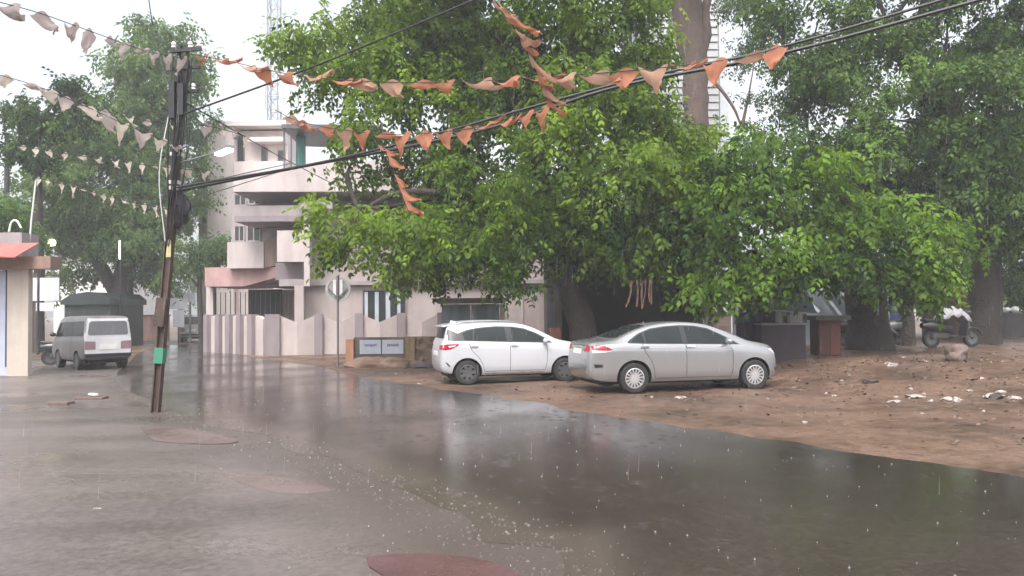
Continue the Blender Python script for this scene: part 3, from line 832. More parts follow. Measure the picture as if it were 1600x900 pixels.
def car_body(name, T, m, parent, wheels, wr_arch, nx=64):
    """T: tables of (x, value): top, bottom, belt, half width, roof half width; returns the body and its BVH"""
    x0, x1 = T['top'][0][0], T['top'][-1][0]
    xs = sorted(set([x0 + (x1 - x0) * k / nx for k in range(nx + 1)] + [x0 + d for d in (.015, .04)] + [x1 - d for d in (.015, .04)]))
    secs = []
    for x in xs:
        zt, zb, zs, w, wr = (lerp_tab(T[k], x) for k in ('top', 'bot', 'belt', 'w', 'wr'))
        zs = min(zs, zt - 0.04)
        zb = min(zb, zs - .12)
        cab = max(0.0, min(1.0, (zt - zs - 0.06) / 0.40))
        ws = w * (0.955 if cab > .2 else 0.945 + .01 * cab / .2)
        re = (w * 0.86) * (1 - cab) + wr * cab
        s = [(0, zb), (w * .80, zb), (w * .93, zb + .025), (w * .978, zb + .09), (w * .995, zb + (zs - zb) * .30), (w, zb + (zs - zb) * .55),
             (w * .992, zb + (zs - zb) * .78), (w * .975, zs - .035), (ws, zs)]
        e = zt - (0.028 + .03 * cab)
        for t in (.33, .67):
            s.append((ws + (re - ws) * t + .012 * cab * math.sin(t * math.pi), zs + (e - zs) * t))
        s += [(re, e), (re * .955, e + (zt - e) * .55), (re * .84, e + (zt - e) * .82), (re * .45, zt - .003), (0, zt)]
        secs.append((x, s))
    n = len(secs[0][1])
    ring = 2 * n - 2
    vs, fs = [], []
    for x, s in secs:
        full = s + [(-y, z) for y, z in s[-2:0:-1]]
        vs += [(x, -y, z) for y, z in full]
    for i in range(len(secs) - 1):
        for k in range(ring):
            k2 = (k + 1) % ring
            fs.append((i * ring + k, i * ring + k2, (i + 1) * ring + k2, (i + 1) * ring + k))
    for base, rev in ((0, False), ((len(secs) - 1) * ring, True)):
        for k in range(n - 1):                         # end caps in strips
            a, b = base + k, base + k + 1
            c, d = base + (ring - k - 1) % ring, base + (ring - k) % ring
            q = [a, b, c, d]
            q = [p for i, p in enumerate(q) if p not in q[:i]]
            if len(q) >= 3: fs.append(tuple(q))
    mb = MB().add(vs, fs)
    me = bpy.data.meshes.new(name)
    me.from_pydata(vs, [], fs)
    bm = bmesh.new(); bm.from_mesh(me)
    bmesh.ops.recalc_face_normals(bm, faces=bm.faces)
    bvh = BVHTree.FromBMesh(bm)
    bm.to_mesh(me); bm.free()
    me.materials.append(m); me.materials.append(M_well)
    o = bpy.data.objects.new(name, me)
    COL.objects.link(o)
    cut = []
    for wx, wz in wheels:
        for sgn in (-1, 1):
            wd = lerp_tab(T['w'], wx)
            c = MB()
            N = 40
            for yy in (sgn * (wd - .30), sgn * (wd + .2)):
                for k in range(N):
                    a = 2 * math.pi * k / N
                    c.v.append((wx + wr_arch * math.cos(a), yy, wz + wr_arch * math.sin(a)))
            c.f = [tuple(range(N)), tuple(range(2 * N - 1, N - 1, -1))] + [(k, N + k, N + (k + 1) % N, (k + 1) % N) for k in range(N)]
            co = c.build('cutter', [M_well])
            cut.append(co)
            md = o.modifiers.new('arch', 'BOOLEAN')
            md.operation = 'DIFFERENCE'; md.object = co; md.solver = 'EXACT'
            try: md.material_mode = 'TRANSFER'
            except Exception: pass
    bpy.context.view_layer.update()
    dg = bpy.context.evaluated_depsgraph_get()
    ev = o.evaluated_get(dg)
    nm = bpy.data.meshes.new_from_object(ev)
    o.modifiers.clear()
    o.data = nm
    for co in cut:
        bpy.data.objects.remove(co)
    nm.polygons.foreach_set('use_smooth', [True] * len(nm.polygons))
    nm.set_sharp_from_angle(angle=R(38))
    o.parent = parent
    return o, bvh

def conform(name, polys, axis, sgn, bvh, m, parent, off=0.004, skirt=0.015, grid=0.05):
    """flat outlines laid on the bodywork: axis 'y' polygons are (x,z), axis 'x' are (y,z), axis 'z' are (x,y)"""
    out_v, out_f = [], []
    for poly in polys:
        bm = bmesh.new()
        vs = [bm.verts.new((a, b, 0)) for a, b in poly]
        bm.faces.new(vs)
        for ax in (0, 1):
            lo, hi = min(p[ax] for p in poly), max(p[ax] for p in poly)
            k = math.ceil(lo / grid) * grid
            while k < hi:
                co = [0, 0, 0]; co[ax] = k
                no = [0, 0, 0]; no[ax] = 1
                bmesh.ops.bisect_plane(bm, geom=bm.verts[:] + bm.edges[:] + bm.faces[:], plane_co=co, plane_no=no)
                k += grid
        edge = [e for e in bm.edges if len(e.link_faces) == 1]
        for v in bm.verts:
            a, b = v.co.x, v.co.y
            if axis == 'y': org, d = Vector((a, sgn * 3, b)), Vector((0, -sgn, 0))
            elif axis == 'x': org, d = Vector((sgn * 9, a, b)), Vector((-sgn, 0, 0))
            else: org, d = Vector((a, b, 5)), Vector((0, 0, -1))
            hit, nor, _, _ = bvh.ray_cast(org, d)
            if hit is None:
                hit, nor, _, _ = bvh.find_nearest(org + d * (3 if axis == 'y' else 7 if axis == 'x' else 4))
            v.co = hit - d * off
        r = bmesh.ops.extrude_edge_only(bm, edges=edge)
        for q in r['geom']:
            if isinstance(q, bmesh.types.BMVert):
                q.co += d * skirt
        bm.verts.index_update()
        o = len(out_v)
        out_v += [tuple(v.co) for v in bm.verts]
        out_f += [tuple(v.index + o for v in f.verts) for f in bm.faces]
        bm.free()
    me = bpy.data.meshes.new(name)
    me.from_pydata(out_v, [], out_f)
    bm = bmesh.new(); bm.from_mesh(me)
    bmesh.ops.recalc_face_normals(bm, faces=bm.faces)
    bm.to_mesh(me); bm.free()
    me.materials.append(m)
    me.polygons.foreach_set('use_smooth', [True] * len(me.polygons))
    me.set_sharp_from_angle(angle=R(40))
    ob = bpy.data.objects.new(name, me)
    COL.objects.link(ob)
    ob.parent = parent
    return ob

def strip(a, b, w):
    a, b = Vector(a), Vector(b)
    d = (b - a).normalized(); n_ = Vector((-d.y, d.x)) * (w / 2)
    return [tuple(a + n_), tuple(b + n_), tuple(b - n_), tuple(a - n_)]
def path_strips(pts, w):
    return [strip(a, b, w) for a, b in zip(pts[:-1], pts[1:])]

def wheel(parent, x, y, r, style, out):
    """out = -1 when the face looks to -y"""
    wt = bpy.data.objects.new('wheel', None)
    COL.objects.link(wt); wt.parent = parent; wt.location = (x, y, r)
    wd = .19
    ty = MB().lathe([(r * .66, -.5 * wd), (r * .80, -.54 * wd), (r * .95, -.50 * wd), (r, -.36 * wd), (r, .36 * wd), (r * .95, .5 * wd), (r * .80, .54 * wd), (r * .66, .5 * wd)], n=40, axis='y')
    ty.build('tyre', M_tyre, wt, smooth=True)
    rr = r * .67
    f = out * .5 * wd
    m = M_alloy if style == 'multi' else M_dwheel
    rim = MB()
    rim.lathe([(rr, -.5 * wd), (rr * .94, -.2 * wd), (rr * .94, .2 * wd), (rr, .5 * wd)], n=40, axis='y')
    rim.lathe([(rr * 1.0, f), (rr * .9, f * 1.06), (rr * .88, f * .8)], n=40, axis='y')
    rim.lathe([(0.001, f * .98), (rr * .22, f * .98), (rr * .26, f * .8), (rr * .27, f * .3)], n=20, axis='y')
    ns = 15 if style == 'multi' else 7
    for k in range(ns):
        a = 2 * math.pi * k / ns + .1
        c, s = math.cos(a), math.sin(a)
        wdt = rr * (.075 if style == 'multi' else .2)
        p0, p1 = Vector((c * rr * .2, f * .92, s * rr * .2)), Vector((c * rr * .93, f * 1.0, s * rr * .93))
        t = Vector((-s, 0, c)) * wdt
        iy = Vector((0, -out * .03, 0))
        rim.hexa([p0 - t, p0 + t, p1 + t, p1 - t], [p0 - t + iy, p0 + t + iy, p1 + t + iy, p1 - t + iy])
    rim.build('rim', m, wt, smooth=True, flat_angle=30)
    back = MB().lathe([(0.001, f * .12), (rr * .93, f * .12), (rr * .93, f * .05), (0.001, f * .05)], n=24, axis='y')
    back.build('brake_disc', M_well, wt)
    return wt

def mirror(parent, x, y, z, m, out, L=.2, hgt=.13):
    o = MB().blob((x, y + out * .10, z), (.065, L * .55, hgt * .55), 1, 2, .05)
    o.bar((x + .01, y - out * .04, z - .05), (x + .01, y + out * .06, z - .02), .05, .03)
    mo = o.build('door_mirror', m, parent, smooth=True)
    g_ = MB().lathe([(.001, 0), (.05, .0), (.052, .006)], n=16, axis='y')
    return mo

# ---- silver saloon
p0 = gnd(990, 614.5)
yaw = R(13.3)
right = Vector((math.sin(yaw), -math.cos(yaw), 0)); fwd = Vector((math.cos(yaw), math.sin(yaw), 0))
org = p0 - right * .78
sedan = thing('parked_car', 'silver four door saloon parked on the dirt in front, with multi spoke wheels', 'car', org, yaw, 'cars parked on the dirt verge')
Ts = dict(
    top=[(-1.01, .80), (-.99, .93), (-.95, 1.03), (-.90, 1.055), (-.6, 1.085), (-.36, 1.115), (-.1, 1.225), (.2, 1.345), (.5, 1.425), (.8, 1.465), (1.1, 1.480), (1.4, 1.468), (1.7, 1.425), (2.0, 1.32), (2.3, 1.185), (2.58, 1.06), (2.7, 1.03), (3.0, .965), (3.25, .885), (3.38, .81), (3.45, .72), (3.485, .60)],
    bot=[(-1.01, .46), (-.98, .34), (-.85, .26), (-.5, .22), (.4, .20), (2.2, .20), (2.9, .21), (3.3, .22), (3.44, .26), (3.485, .36)],
    belt=[(-1.01, .74), (-.9, .97), (-.3, 1.02), (.2, 1.01), (1.2, .985), (2.4, .95), (2.8, .90), (3.2, .80), (3.485, .54)],
    w=[(-1.01, .60), (-.98, .70), (-.9, .78), (-.7, .825), (-.3, .855), (.3, .865), (2.2, .865), (2.7, .855), (3.0, .83), (3.25, .765), (3.4, .66), (3.485, .50)],
    wr=[(-1, .50), (-.3, .54), (.3, .57), (1.2, .59), (1.8, .585), (2.6, .62), (3.5, .5)])
body, bvh = car_body('body', Ts, M_silver, sedan, [(0, .31), (2.65, .31)], .365)
WIN_FRAME = [(-.10, 1.035), (.30, 1.015), (1.2, .995), (2.33, .965), (2.15, 1.085), (1.95, 1.20), (1.70, 1.325), (1.42, 1.385), (1.10, 1.402), (.75, 1.385), (.42, 1.335), (.15, 1.235), (-.02, 1.13), (-.12, 1.06)]
for sg_ in (-1, 1):
    conform('window_surround', [WIN_FRAME], 'y', sg_, bvh, M_trim, sedan, .003)
    conform('side_window', [[(-.02, 1.055), (.235, 1.04), (.235, 1.255), (.12, 1.19), (.0, 1.10)]], 'y', sg_, bvh, M_cglass, sedan, .006)
    conform('side_window', [[(.275, 1.038), (1.06, 1.02), (1.06, 1.378), (.75, 1.362), (.45, 1.315), (.275, 1.265)]], 'y', sg_, bvh, M_cglass, sedan, .006)
    conform('side_window', [[(1.17, 1.015), (2.02, .995), (2.02, 1.135), (1.9, 1.205), (1.67, 1.305), (1.4, 1.362), (1.17, 1.376)]], 'y', sg_, bvh, M_cglass, sedan, .006)
    gaps = path_strips([(2.10, .97), (2.16, .80), (2.15, .45), (2.12, .30)], .012) + path_strips([(1.12, 1.0), (1.13, .7), (1.12, .30)], .012) \
        + path_strips([(.18, 1.02), (.24, .85), (.36, .65), (.42, .48), (.44, .3)], .012) + path_strips([(.44, .29), (2.12, .29)], .012)
    conform('door_gaps', gaps, 'y', sg_, bvh, M_seam, sedan, .0015, .004)
    conform('waist_crease', path_strips([(-.45, .93), (.2, .915), (1.1, .90), (2.2, .86)], .010), 'y', sg_, bvh, mat('crease_shade', (.28, .28, .29), .4, metal=.4, var=0), sedan, .0015, .004)
    for hx in (.22, 1.22):
        conform('door_handle', [[(hx - .09, .935), (hx + .09, .935), (hx + .09, .965), (hx - .09, .965)]], 'y', sg_, bvh, M_chrome, sedan, .03, .03)
    tl = conform('tail_lamp', [[(-.955, .985), (-.80, 1.005), (-.62, .985), (-.46, .905), (-.60, .885), (-.93, .905)]], 'y', sg_, bvh, M_tail, sedan, .008)
    conform('lamp_lens', [[(-.93, .90), (-.60, .88), (-.50, .868), (-.66, .845), (-.92, .84)]], 'y', sg_, bvh, M_clear, sedan, .008).parent = tl
    conform('tail_lamp_inner', [[(sg_ * .42, .99), (sg_ * .66, .985), (sg_ * .69, .86), (sg_ * .46, .88)][::1 if sg_ > 0 else -1]], 'x', -1, bvh, M_tail, sedan, .008)
    conform('bumper_recess', [[(-.90, .60), (-.70, .59), (-.70, .535), (-.88, .525)]], 'y', sg_, bvh, M_trim, sedan, .004)
    conform('headlight', [[(2.98, .845), (3.12, .86), (3.36, .745), (3.40, .68), (3.28, .705), (3.08, .79)]], 'y', sg_, bvh, M_clear, sedan, .006)
    conform('fog_lamp', [[(3.22, .45), (3.38, .47), (3.40, .38), (3.26, .36)]], 'y', sg_, bvh, M_trim, sedan, .005)
    mirror(sedan, 2.02, sg_ * .84, 1.045, M_silver, sg_)
conform('rear_window', [[(-.27, -.52), (-.30, 0), (-.27, .52), (.38, .47), (.44, 0), (.38, -.47)]], 'z', 1, bvh, M_cglass, sedan, .005)
conform('windscreen', [[(2.52, -.60), (2.60, 0), (2.52, .60), (1.76, .50), (1.70, 0), (1.76, -.50)]], 'z', 1, bvh, M_cglass, sedan, .005)
conform('number_plate', [[(-.25, .80), (.25, .80), (.25, .91), (-.25, .91)]], 'x', -1, bvh, M_plate, sedan, .01)
conform('chrome_strip', [[(-.36, .93), (.36, .93), (.36, .965), (-.36, .965)]], 'x', -1, bvh, M_chrome, sedan, .012)
conform('boot_gap', [strip((-.62, .985), (.62, .985), .012)], 'x', -1, bvh, M_seam, sedan, .002, .004)
conform('grille', [[(-.42, .56), (.42, .56), (.46, .68), (-.46, .68)]], 'x', 1, bvh, M_trim, sedan, .006)
conform('front_plate', [[(-.25, .42), (.25, .42), (.25, .52), (-.25, .52)]], 'x', 1, bvh, M_plate, sedan, .01)
MB().lathe([(.03, 0), (.012, .05), (.006, .10)], (.55, 0, 1.43), 8).build('roof_antenna', M_trim, sedan)
MB().box(-.7, 3.2, -.6, .6, .17, .30).build('underbody', M_well, sedan)
for x in (0, 2.65):
    for sg_ in (-1, 1):
        wheel(sedan, x, sg_ * .765, .305, 'multi', sg_)

def reshape(root, f):
    for ch in root.children_recursive:
        if ch.type == 'MESH' and ch.name.split('.')[0] not in ('tyre', 'rim', 'brake_disc'):
            co = np.empty(len(ch.data.vertices) * 3, np.float32)
            ch.data.vertices.foreach_get('co', co)
            co = f(co.reshape(-1, 3))
            ch.data.vertices.foreach_set('co', co.ravel())
            ch.data.update()
def trim_sedan(c):
    x, z = c[:, 0].copy(), c[:, 2].copy()
    c[:, 2] = np.where(z > .55, .55 + (z - .55) * .93, z)
    c[:, 0] = np.where(x > 3.02, 3.02 + (x - 3.02) * .62, np.where(x < -.37, -.37 + (x + .37) * .86, x))
    return c
reshape(sedan, trim_sedan)

# ---- white hatchback
p0 = gnd(730.5, 601.5)
yaw = R(15)
right = Vector((math.sin(yaw), -math.cos(yaw), 0)); fwd = Vector((math.cos(yaw), math.sin(yaw), 0))
hatch = thing('parked_car', 'white five door hatchback with dark wheels parked behind the silver saloon', 'car', p0 - right * .75, yaw, 'cars parked on the dirt verge')
Th = dict(
    top=[(-.63, .78), (-.615, .92), (-.585, 1.02), (-.545, 1.10), (-.49, 1.25), (-.46, 1.40), (-.40, 1.455), (-.2, 1.475), (.2, 1.505), (.7, 1.52), (1.1, 1.51), (1.4, 1.475), (1.7, 1.38), (2.0, 1.235), (2.28, 1.09), (2.4, 1.055), (2.7, .995), (2.92, .92), (3.05, .83), (3.12, .72), (3.15, .60)],
    bot=[(-.63, .48), (-.60, .36), (-.5, .28), (.3, .215), (2.1, .215), (2.7, .22), (3.0, .24), (3.11, .30), (3.15, .40)],
    belt=[(-.63, .74), (-.55, 1.03), (-.3, 1.08), (.3, 1.05), (1.2, 1.01), (2.1, .975), (2.5, .92), (3.0, .77), (3.15, .54)],
    w=[(-.63, .58), (-.60, .70), (-.52, .775), (-.3, .82), (.2, .84), (2.0, .84), (2.4, .835), (2.75, .79), (2.95, .72), (3.08, .62), (3.15, .48)],
    wr=[(-.63, .52), (-.4, .55), (.2, .585), (1.2, .60), (2.3, .64), (3.2, .5)])
body, bvh = car_body('body', Th, M_whitep, hatch, [(0, .30), (2.45, .30)], .36)
for sg_ in (-1, 1):
    conform('window_surround', [[(-.42, 1.14), (-.34, 1.075), (.0, 1.07), (1.2, 1.02), (2.14, .985), (1.95, 1.125), (1.72, 1.25), (1.45, 1.355), (1.15, 1.405), (.75, 1.42), (.35, 1.395), (.0, 1.335), (-.25, 1.24)]], 'y', sg_, bvh, M_trim, hatch, .003)
    conform('side_window', [[(-.06, 1.10), (.13, 1.085), (.17, 1.345), (.05, 1.315), (-.10, 1.26)]], 'y', sg_, bvh, M_cglass, hatch, .006)
    conform('side_window', [[(.16, 1.085), (.98, 1.055), (.95, 1.39), (.55, 1.388), (.21, 1.355)]], 'y', sg_, bvh, M_cglass, hatch, .006)
    conform('side_window', [[(1.12, 1.05), (1.92, 1.02), (1.90, 1.125), (1.68, 1.24), (1.42, 1.335), (1.12, 1.383)]], 'y', sg_, bvh, M_cglass, hatch, .006)
    gaps = path_strips([(1.96, 1.0), (2.0, .80), (1.98, .50), (1.94, .33)], .011) + path_strips([(1.06, 1.02), (1.06, .7), (1.05, .33)], .011) \
        + path_strips([(.02, 1.06), (.10, .85), (.28, .66), (.38, .48), (.41, .33)], .011) + path_strips([(.41, .32), (1.94, .32)], .011)
    conform('door_gaps', gaps, 'y', sg_, bvh, M_seam, hatch, .0015, .004)
    for hx in (.17, 1.17):
        conform('door_handle', [[(hx - .085, .93), (hx + .085, .93), (hx + .085, .96), (hx - .085, .96)]], 'y', sg_, bvh, mat('handle_silver', (.5, .5, .52), .3, metal=.4, var=0), hatch, .028, .03)
    tl = conform('tail_lamp', [[(-.59, .98), (-.45, 1.0), (-.20, 1.0), (-.24, .955), (-.40, .88), (-.57, .855)]], 'y', sg_, bvh, M_tail, hatch, .009)
    conform('lamp_lens', [[(-.46, .955), (-.27, .972), (-.30, .94), (-.44, .92)]], 'y', sg_, bvh, M_clear, hatch, .013).parent = tl
    conform('tail_lamp_inner', [[(sg_ * .45, .96), (sg_ * .70, .98), (sg_ * .72, .86), (sg_ * .50, .87)][::1 if sg_ > 0 else -1]], 'x', -1, bvh, M_tail, hatch, .009)
    conform('bumper_slot', [[(-.53, .56), (-.47, .535), (-.41, .455), (-.46, .47)]], 'y', sg_, bvh, M_trim, hatch, .005)
    conform('headlight', [[(2.66, .845), (2.82, .865), (3.02, .76), (3.05, .69), (2.94, .70), (2.78, .76)]], 'y', sg_, bvh, M_clear, hatch, .006)
    conform('fog_lamp', [[(2.86, .52), (3.02, .53), (3.03, .40), (2.92, .40)]], 'y', sg_, bvh, M_trim, hatch, .005)
    mirror(hatch, 1.93, sg_ * .81, 1.045, M_whitep, sg_)
    rl = MB()
    rl.tube(crom([(-.22, sg_ * .50, 1.475), (-.05, sg_ * .51, 1.525), (.6, sg_ * .525, 1.55), (1.1, sg_ * .53, 1.535), (1.32, sg_ * .53, 1.465)], 6), .016, 8)
    rl.build('roof_rail', mat('rail_grey', (.30, .31, .32), .35, metal=.5, var=.1), hatch, smooth=True)
    conform('sill_grime', [[(.42, .285), (1.9, .285), (1.9, .24), (.42, .24)]], 'y', sg_, bvh, mat('sill_dirt', (.36, .34, .33), .6, var=.35, scale=6), hatch, .002, .004)
conform('rear_window', [[(-.56, 1.13), (.56, 1.13), (.50, 1.40), (-.50, 1.40)]], 'x', -1, bvh, M_cglass, hatch, .006)
conform('quarter_panel_trim', [[(-.545, 1.09), (-.34, 1.072), (-.16, 1.225), (-.44, 1.37), (-.475, 1.24)]], 'y', -1, bvh, M_trim, hatch, .0025)
conform('quarter_panel_trim', [[(-.545, 1.09), (-.34, 1.072), (-.16, 1.225), (-.44, 1.37), (-.475, 1.24)]], 'y', 1, bvh, M_trim, hatch, .0025)
sp = MB().hexa([(-.56, -.54, 1.405), (-.56, .54, 1.405), (-.30, .56, 1.45), (-.30, -.56, 1.45)], [(-.565, -.53, 1.435), (-.565, .53, 1.435), (-.30, .55, 1.49), (-.30, -.55, 1.49)])
sp.build('spoiler', M_whitep, hatch, bevel=.012)
MB().hexa([(-.28, -.035, 1.48), (-.28, .035, 1.48), (-.06, .03, 1.49), (-.06, -.03, 1.49)], [(-.26, -.006, 1.565), (-.26, .006, 1.565), (-.20, .005, 1.56), (-.20, -.005, 1.56)]).build('shark_fin_antenna', M_whitep, hatch)
conform('windscreen', [[(2.26, -.60), (2.33, 0), (2.26, .60), (1.50, .51), (1.44, 0), (1.50, -.51)]], 'z', 1, bvh, M_cglass, hatch, .005)
conform('number_plate', [[(-.25, .70), (.25, .70), (.25, .81), (-.25, .81)]], 'x', -1, bvh, M_plate, hatch, .012)
conform('grille', [[(-.45, .50), (.45, .50), (.50, .68), (-.50, .68)]], 'x', 1, bvh, M_trim, hatch, .006)
MB().box(-.4, 2.9, -.58, .58, .18, .30).build('underbody', M_well, hatch)
for x in (0, 2.45):
    for sg_ in (-1, 1):
        wheel(hatch, x, sg_ * .745, .30, 'plain', sg_)

hatch.scale = (.95, .95, .93)
# ---- old boxy microvan seen from behind
def microvan(name, label, group, origin, yaw, full=True):
    van = thing(name, label, 'van', origin, yaw, group)
    Tv = dict(
        top=[(-.62, 1.50), (-.60, 1.585), (-.52, 1.625), (-.2, 1.64), (1.2, 1.64), (1.7, 1.60), (2.0, 1.46), (2.2, 1.27), (2.42, 1.0), (2.55, .90), (2.68, .80), (2.74, .66)],
        bot=[(-.62, .42), (-.60, .36), (-.4, .30), (.5, .26), (2.3, .26), (2.6, .30), (2.74, .38)],
        belt=[(-.62, .98), (-.3, .98), (2.3, .95), (2.6, .78), (2.74, .58)],
        w=[(-.62, .675), (-.60, .695), (-.5, .705), (2.0, .705), (2.4, .69), (2.6, .66), (2.74, .58)],
        wr=[(-.62, .585), (1.2, .60), (2.2, .61), (2.74, .55)])
    b, bv = car_body('body', Tv, M_vang if full else M_whitep, van, [(0, .27), (1.84, .27)], .32, nx=40)
    if full:
        conform('tailgate', [[(-.655, .50), (.655, .50), (.668, .98), (.615, 1.44), (.57, 1.555), (-.57, 1.555), (-.615, 1.44), (-.668, .98)]], 'x', -1, bv, M_vanp, van, .012, .03)
    conform('rear_window', [[(-.545, 1.06), (.545, 1.06), (.575, 1.12), (.53, 1.43), (.47, 1.475), (-.47, 1.475), (-.53, 1.43), (-.575, 1.12)]], 'x', -1, bv, mat('pale_rear_glass', (.16, .165, .175), .08, var=.25, scale=1.5), van, .02, .02)
    conform('number_plate', [[(-.25, .62), (.25, .62), (.25, .78), (-.25, .78)]], 'x', -1, bv, M_plate, van, .025, .02)
    conform('bumper', [[(-.66, .40), (.66, .40), (.66, .50), (-.66, .50)]], 'x', -1, bv, M_trim, van, .06, .07)
    for sg_ in (-1, 1):
        q = [(sg_ * .36, .63), (sg_ * .655, .63), (sg_ * .66, .88), (sg_ * .36, .86)]
        conform('rear_lamp', [q if sg_ > 0 else q[::-1]], 'x', -1, bv, mat('dull_red_lamp', (.26, .17, .19), .25, var=.15), van, .022, .02)
        conform('side_window', [[(-.50, 1.03), (.50, 1.02), (.50, 1.46), (-.42, 1.48)]], 'y', sg_, bv, M_cglass, van, .006)
        conform('side_window', [[(.57, 1.02), (1.25, 1.0), (1.25, 1.45), (.57, 1.46)]], 'y', sg_, bv, M_cglass, van, .006)
        conform('side_window', [[(1.33, 1.0), (2.08, .985), (2.02, 1.20), (1.80, 1.41), (1.33, 1.45)]], 'y', sg_, bv, M_cglass, van, .006)
        conform('door_gaps', path_strips([(.53, 1.5), (.53, .36)], .014) + path_strips([(1.29, 1.5), (1.29, .36)], .014) + path_strips([(2.12, .95), (2.12, .6)], .014), 'y', sg_, bv, M_seam, van, .0015, .004)
        mirror(van, 2.05, sg_ * .68, 1.05, M_trim, sg_, .17)
        for x in (0, 1.84):
            wheel(van, x, sg_ * .61, .265, 'plain', sg_)
    conform('windscreen', [[(2.34, -.56), (2.34, .56), (1.78, .53), (1.78, -.53)]], 'z', 1, bv, M_cglass, van, .005)
    MB().box(-.4, 2.4, -.5, .5, .2, .32).build('underbody', M_well, van)
    return van
c = gnd(163, 577)
phi = R(45)
f_ = Vector((-math.sin(phi), math.cos(phi), 0))
microvan('microvan', 'old boxy grey microvan with silver tailgate parked by the cream kiosk, seen from behind', None, c + f_ * .3, phi + math.pi / 2)
c = gnd(302, 529)
c = Vector((at(301, 500, 47).x, 47, 0))
microvan('microvan', 'white van parked far off at the end of the side street beside the corner house', None, c, R(105), full=False)

# ---- two-wheelers
def scooter(name, label, loc, yaw, m_body, group=None):
    t = thing(name, label, 'motorcycle', loc, yaw, group)
    for x in (0, 1.25):
        w = bpy.data.objects.new('wheel', None); COL.objects.link(w); w.parent = t; w.location = (x, 0, .26)
        MB().lathe([(.18, -.045), (.25, -.05), (.265, 0), (.25, .05), (.18, .045)], n=24, axis='y').build('tyre', M_tyre, w, smooth=True)
        MB().lathe([(.02, .05), (.03, 0), (.18, .02), (.18, -.02), (.03, 0), (.02, -.05)], n=20, axis='y').build('rim', M_dwheel, w, smooth=True)
    # rear bodywork
    b = MB()
    secs = [(-.28, .62, .10, .08), (-.1, .62, .16, .14), (.2, .60, .17, .18), (.45, .55, .15, .16), (.6, .50, .10, .12)]
    N = 14
    for x, z, w_, h_ in secs:
        for k in range(N):
            a = 2 * math.pi * k / N
            b.v.append((x, w_ * math.cos(a), z + h_ * math.sin(a)))
    b.f = [(i * N + k, i * N + (k + 1) % N, (i + 1) * N + (k + 1) % N, (i + 1) * N + k) for i in range(len(secs) - 1) for k in range(N)] + [tuple(range(N)), tuple(range((len(secs) - 1) * N, len(secs) * N))]
    b.build('rear_body', m_body, t, smooth=True)
    s = MB().hexa([(-.25, -.13, .74), (-.25, .13, .74), (.52, .10, .68), (.52, -.10, .68)], [(-.27, -.11, .82), (-.27, .11, .82), (.5, .08, .75), (.5, -.08, .75)])
    s.build('seat', M_trim, t, bevel=.03)
    MB().hexa([(.55, -.16, .27), (.55, .16, .27), (.95, .16, .27), (.95, -.16, .27)], [(.55, -.16, .32), (.55, .16, .32), (.97, .16, .33), (.97, -.16, .33)]).build('footboard', M_trim, t)
    MB().hexa([(.93, -.19, .30), (.93, .19, .30), (.99, .17, .30), (.99, -.17, .30)], [(1.06, -.15, .95), (1.06, .15, .95), (1.14, .11, .93), (1.14, -.11, .93)]).build('leg_shield', m_body, t, bevel=.03)
    MB().tube(crom([(1.0, -.33, 1.03), (1.06, -.16, 1.05), (1.10, 0, 1.02), (1.06, .16, 1.05), (1.0, .33, 1.03)], 5), .018, 8).build('handlebar', M_trim, t, smooth=True)
    MB().blob((1.13, 0, .97), (.11, .13, .09), 3, 2, .05).build('headlamp_cowl', m_body, t, smooth=True)
    MB().tube([(1.10, 0, .95), (1.22, 0, .30)], .035, 8).build('fork', M_dwheel, t)
    fm = MB()
    for k in range(9):
        a0, a1 = math.pi * (.1 + .8 * k / 9), math.pi * (.1 + .8 * (k + 1) / 9)
        q = lambda a, y, r: (1.25 + r * math.cos(a), y, .26 + r * math.sin(a))
        fm.hexa([q(a0, -.07, .30), q(a0, .07, .30), q(a1, .07, .30), q(a1, -.07, .30)], [q(a0, -.06, .315), q(a0, .06, .315), q(a1, .06, .315), q(a1, -.06, .315)])
    fm.build('mudguard', m_body, t)
    for sg_ in (-1, 1):
        mr_ = MB().tube([(1.05, sg_ * .2, 1.05), (1.03, sg_ * .26, 1.24)], .008, 6).blob((1.02, sg_ * .27, 1.27), (.015, .06, .045), 2, 2, 0)
        mr_.build('mirror', M_trim, t, smooth=True)
    MB().box(.0, .5, -.06, .06, .28, .42).build('engine', M_dwheel, t)
    MB().bar((.35, .10, .30), (.22, .28, .0), .03, .03).build('side_stand', M_dwheel, t)
    return t
M_blackp = mat('black_paintwork', (.02, .02, .022), .3, var=.2, coat=.4)
scooter('scooter', 'dark scooter standing beside the microvan near the kiosk sign post', gnd(78, 571) , R(20), M_blackp)
g1 = gnd(1440, 549)
scooter('scooter', 'black scooter parked under the trees beside the white sheet', Vector((g1.x - .9, 24.0, gz(g1.x, 24.0))), R(-50), M_blackp)
scooter('scooter', 'greyish scooter half hidden behind the thick brown tree trunk', Vector((pX(1405, 25.2), 25.2, gz(pX(1405, 25.2), 25.2))), R(160), mat('grey_paintwork', (.2, .2, .21), .35, var=.15, coat=.3))
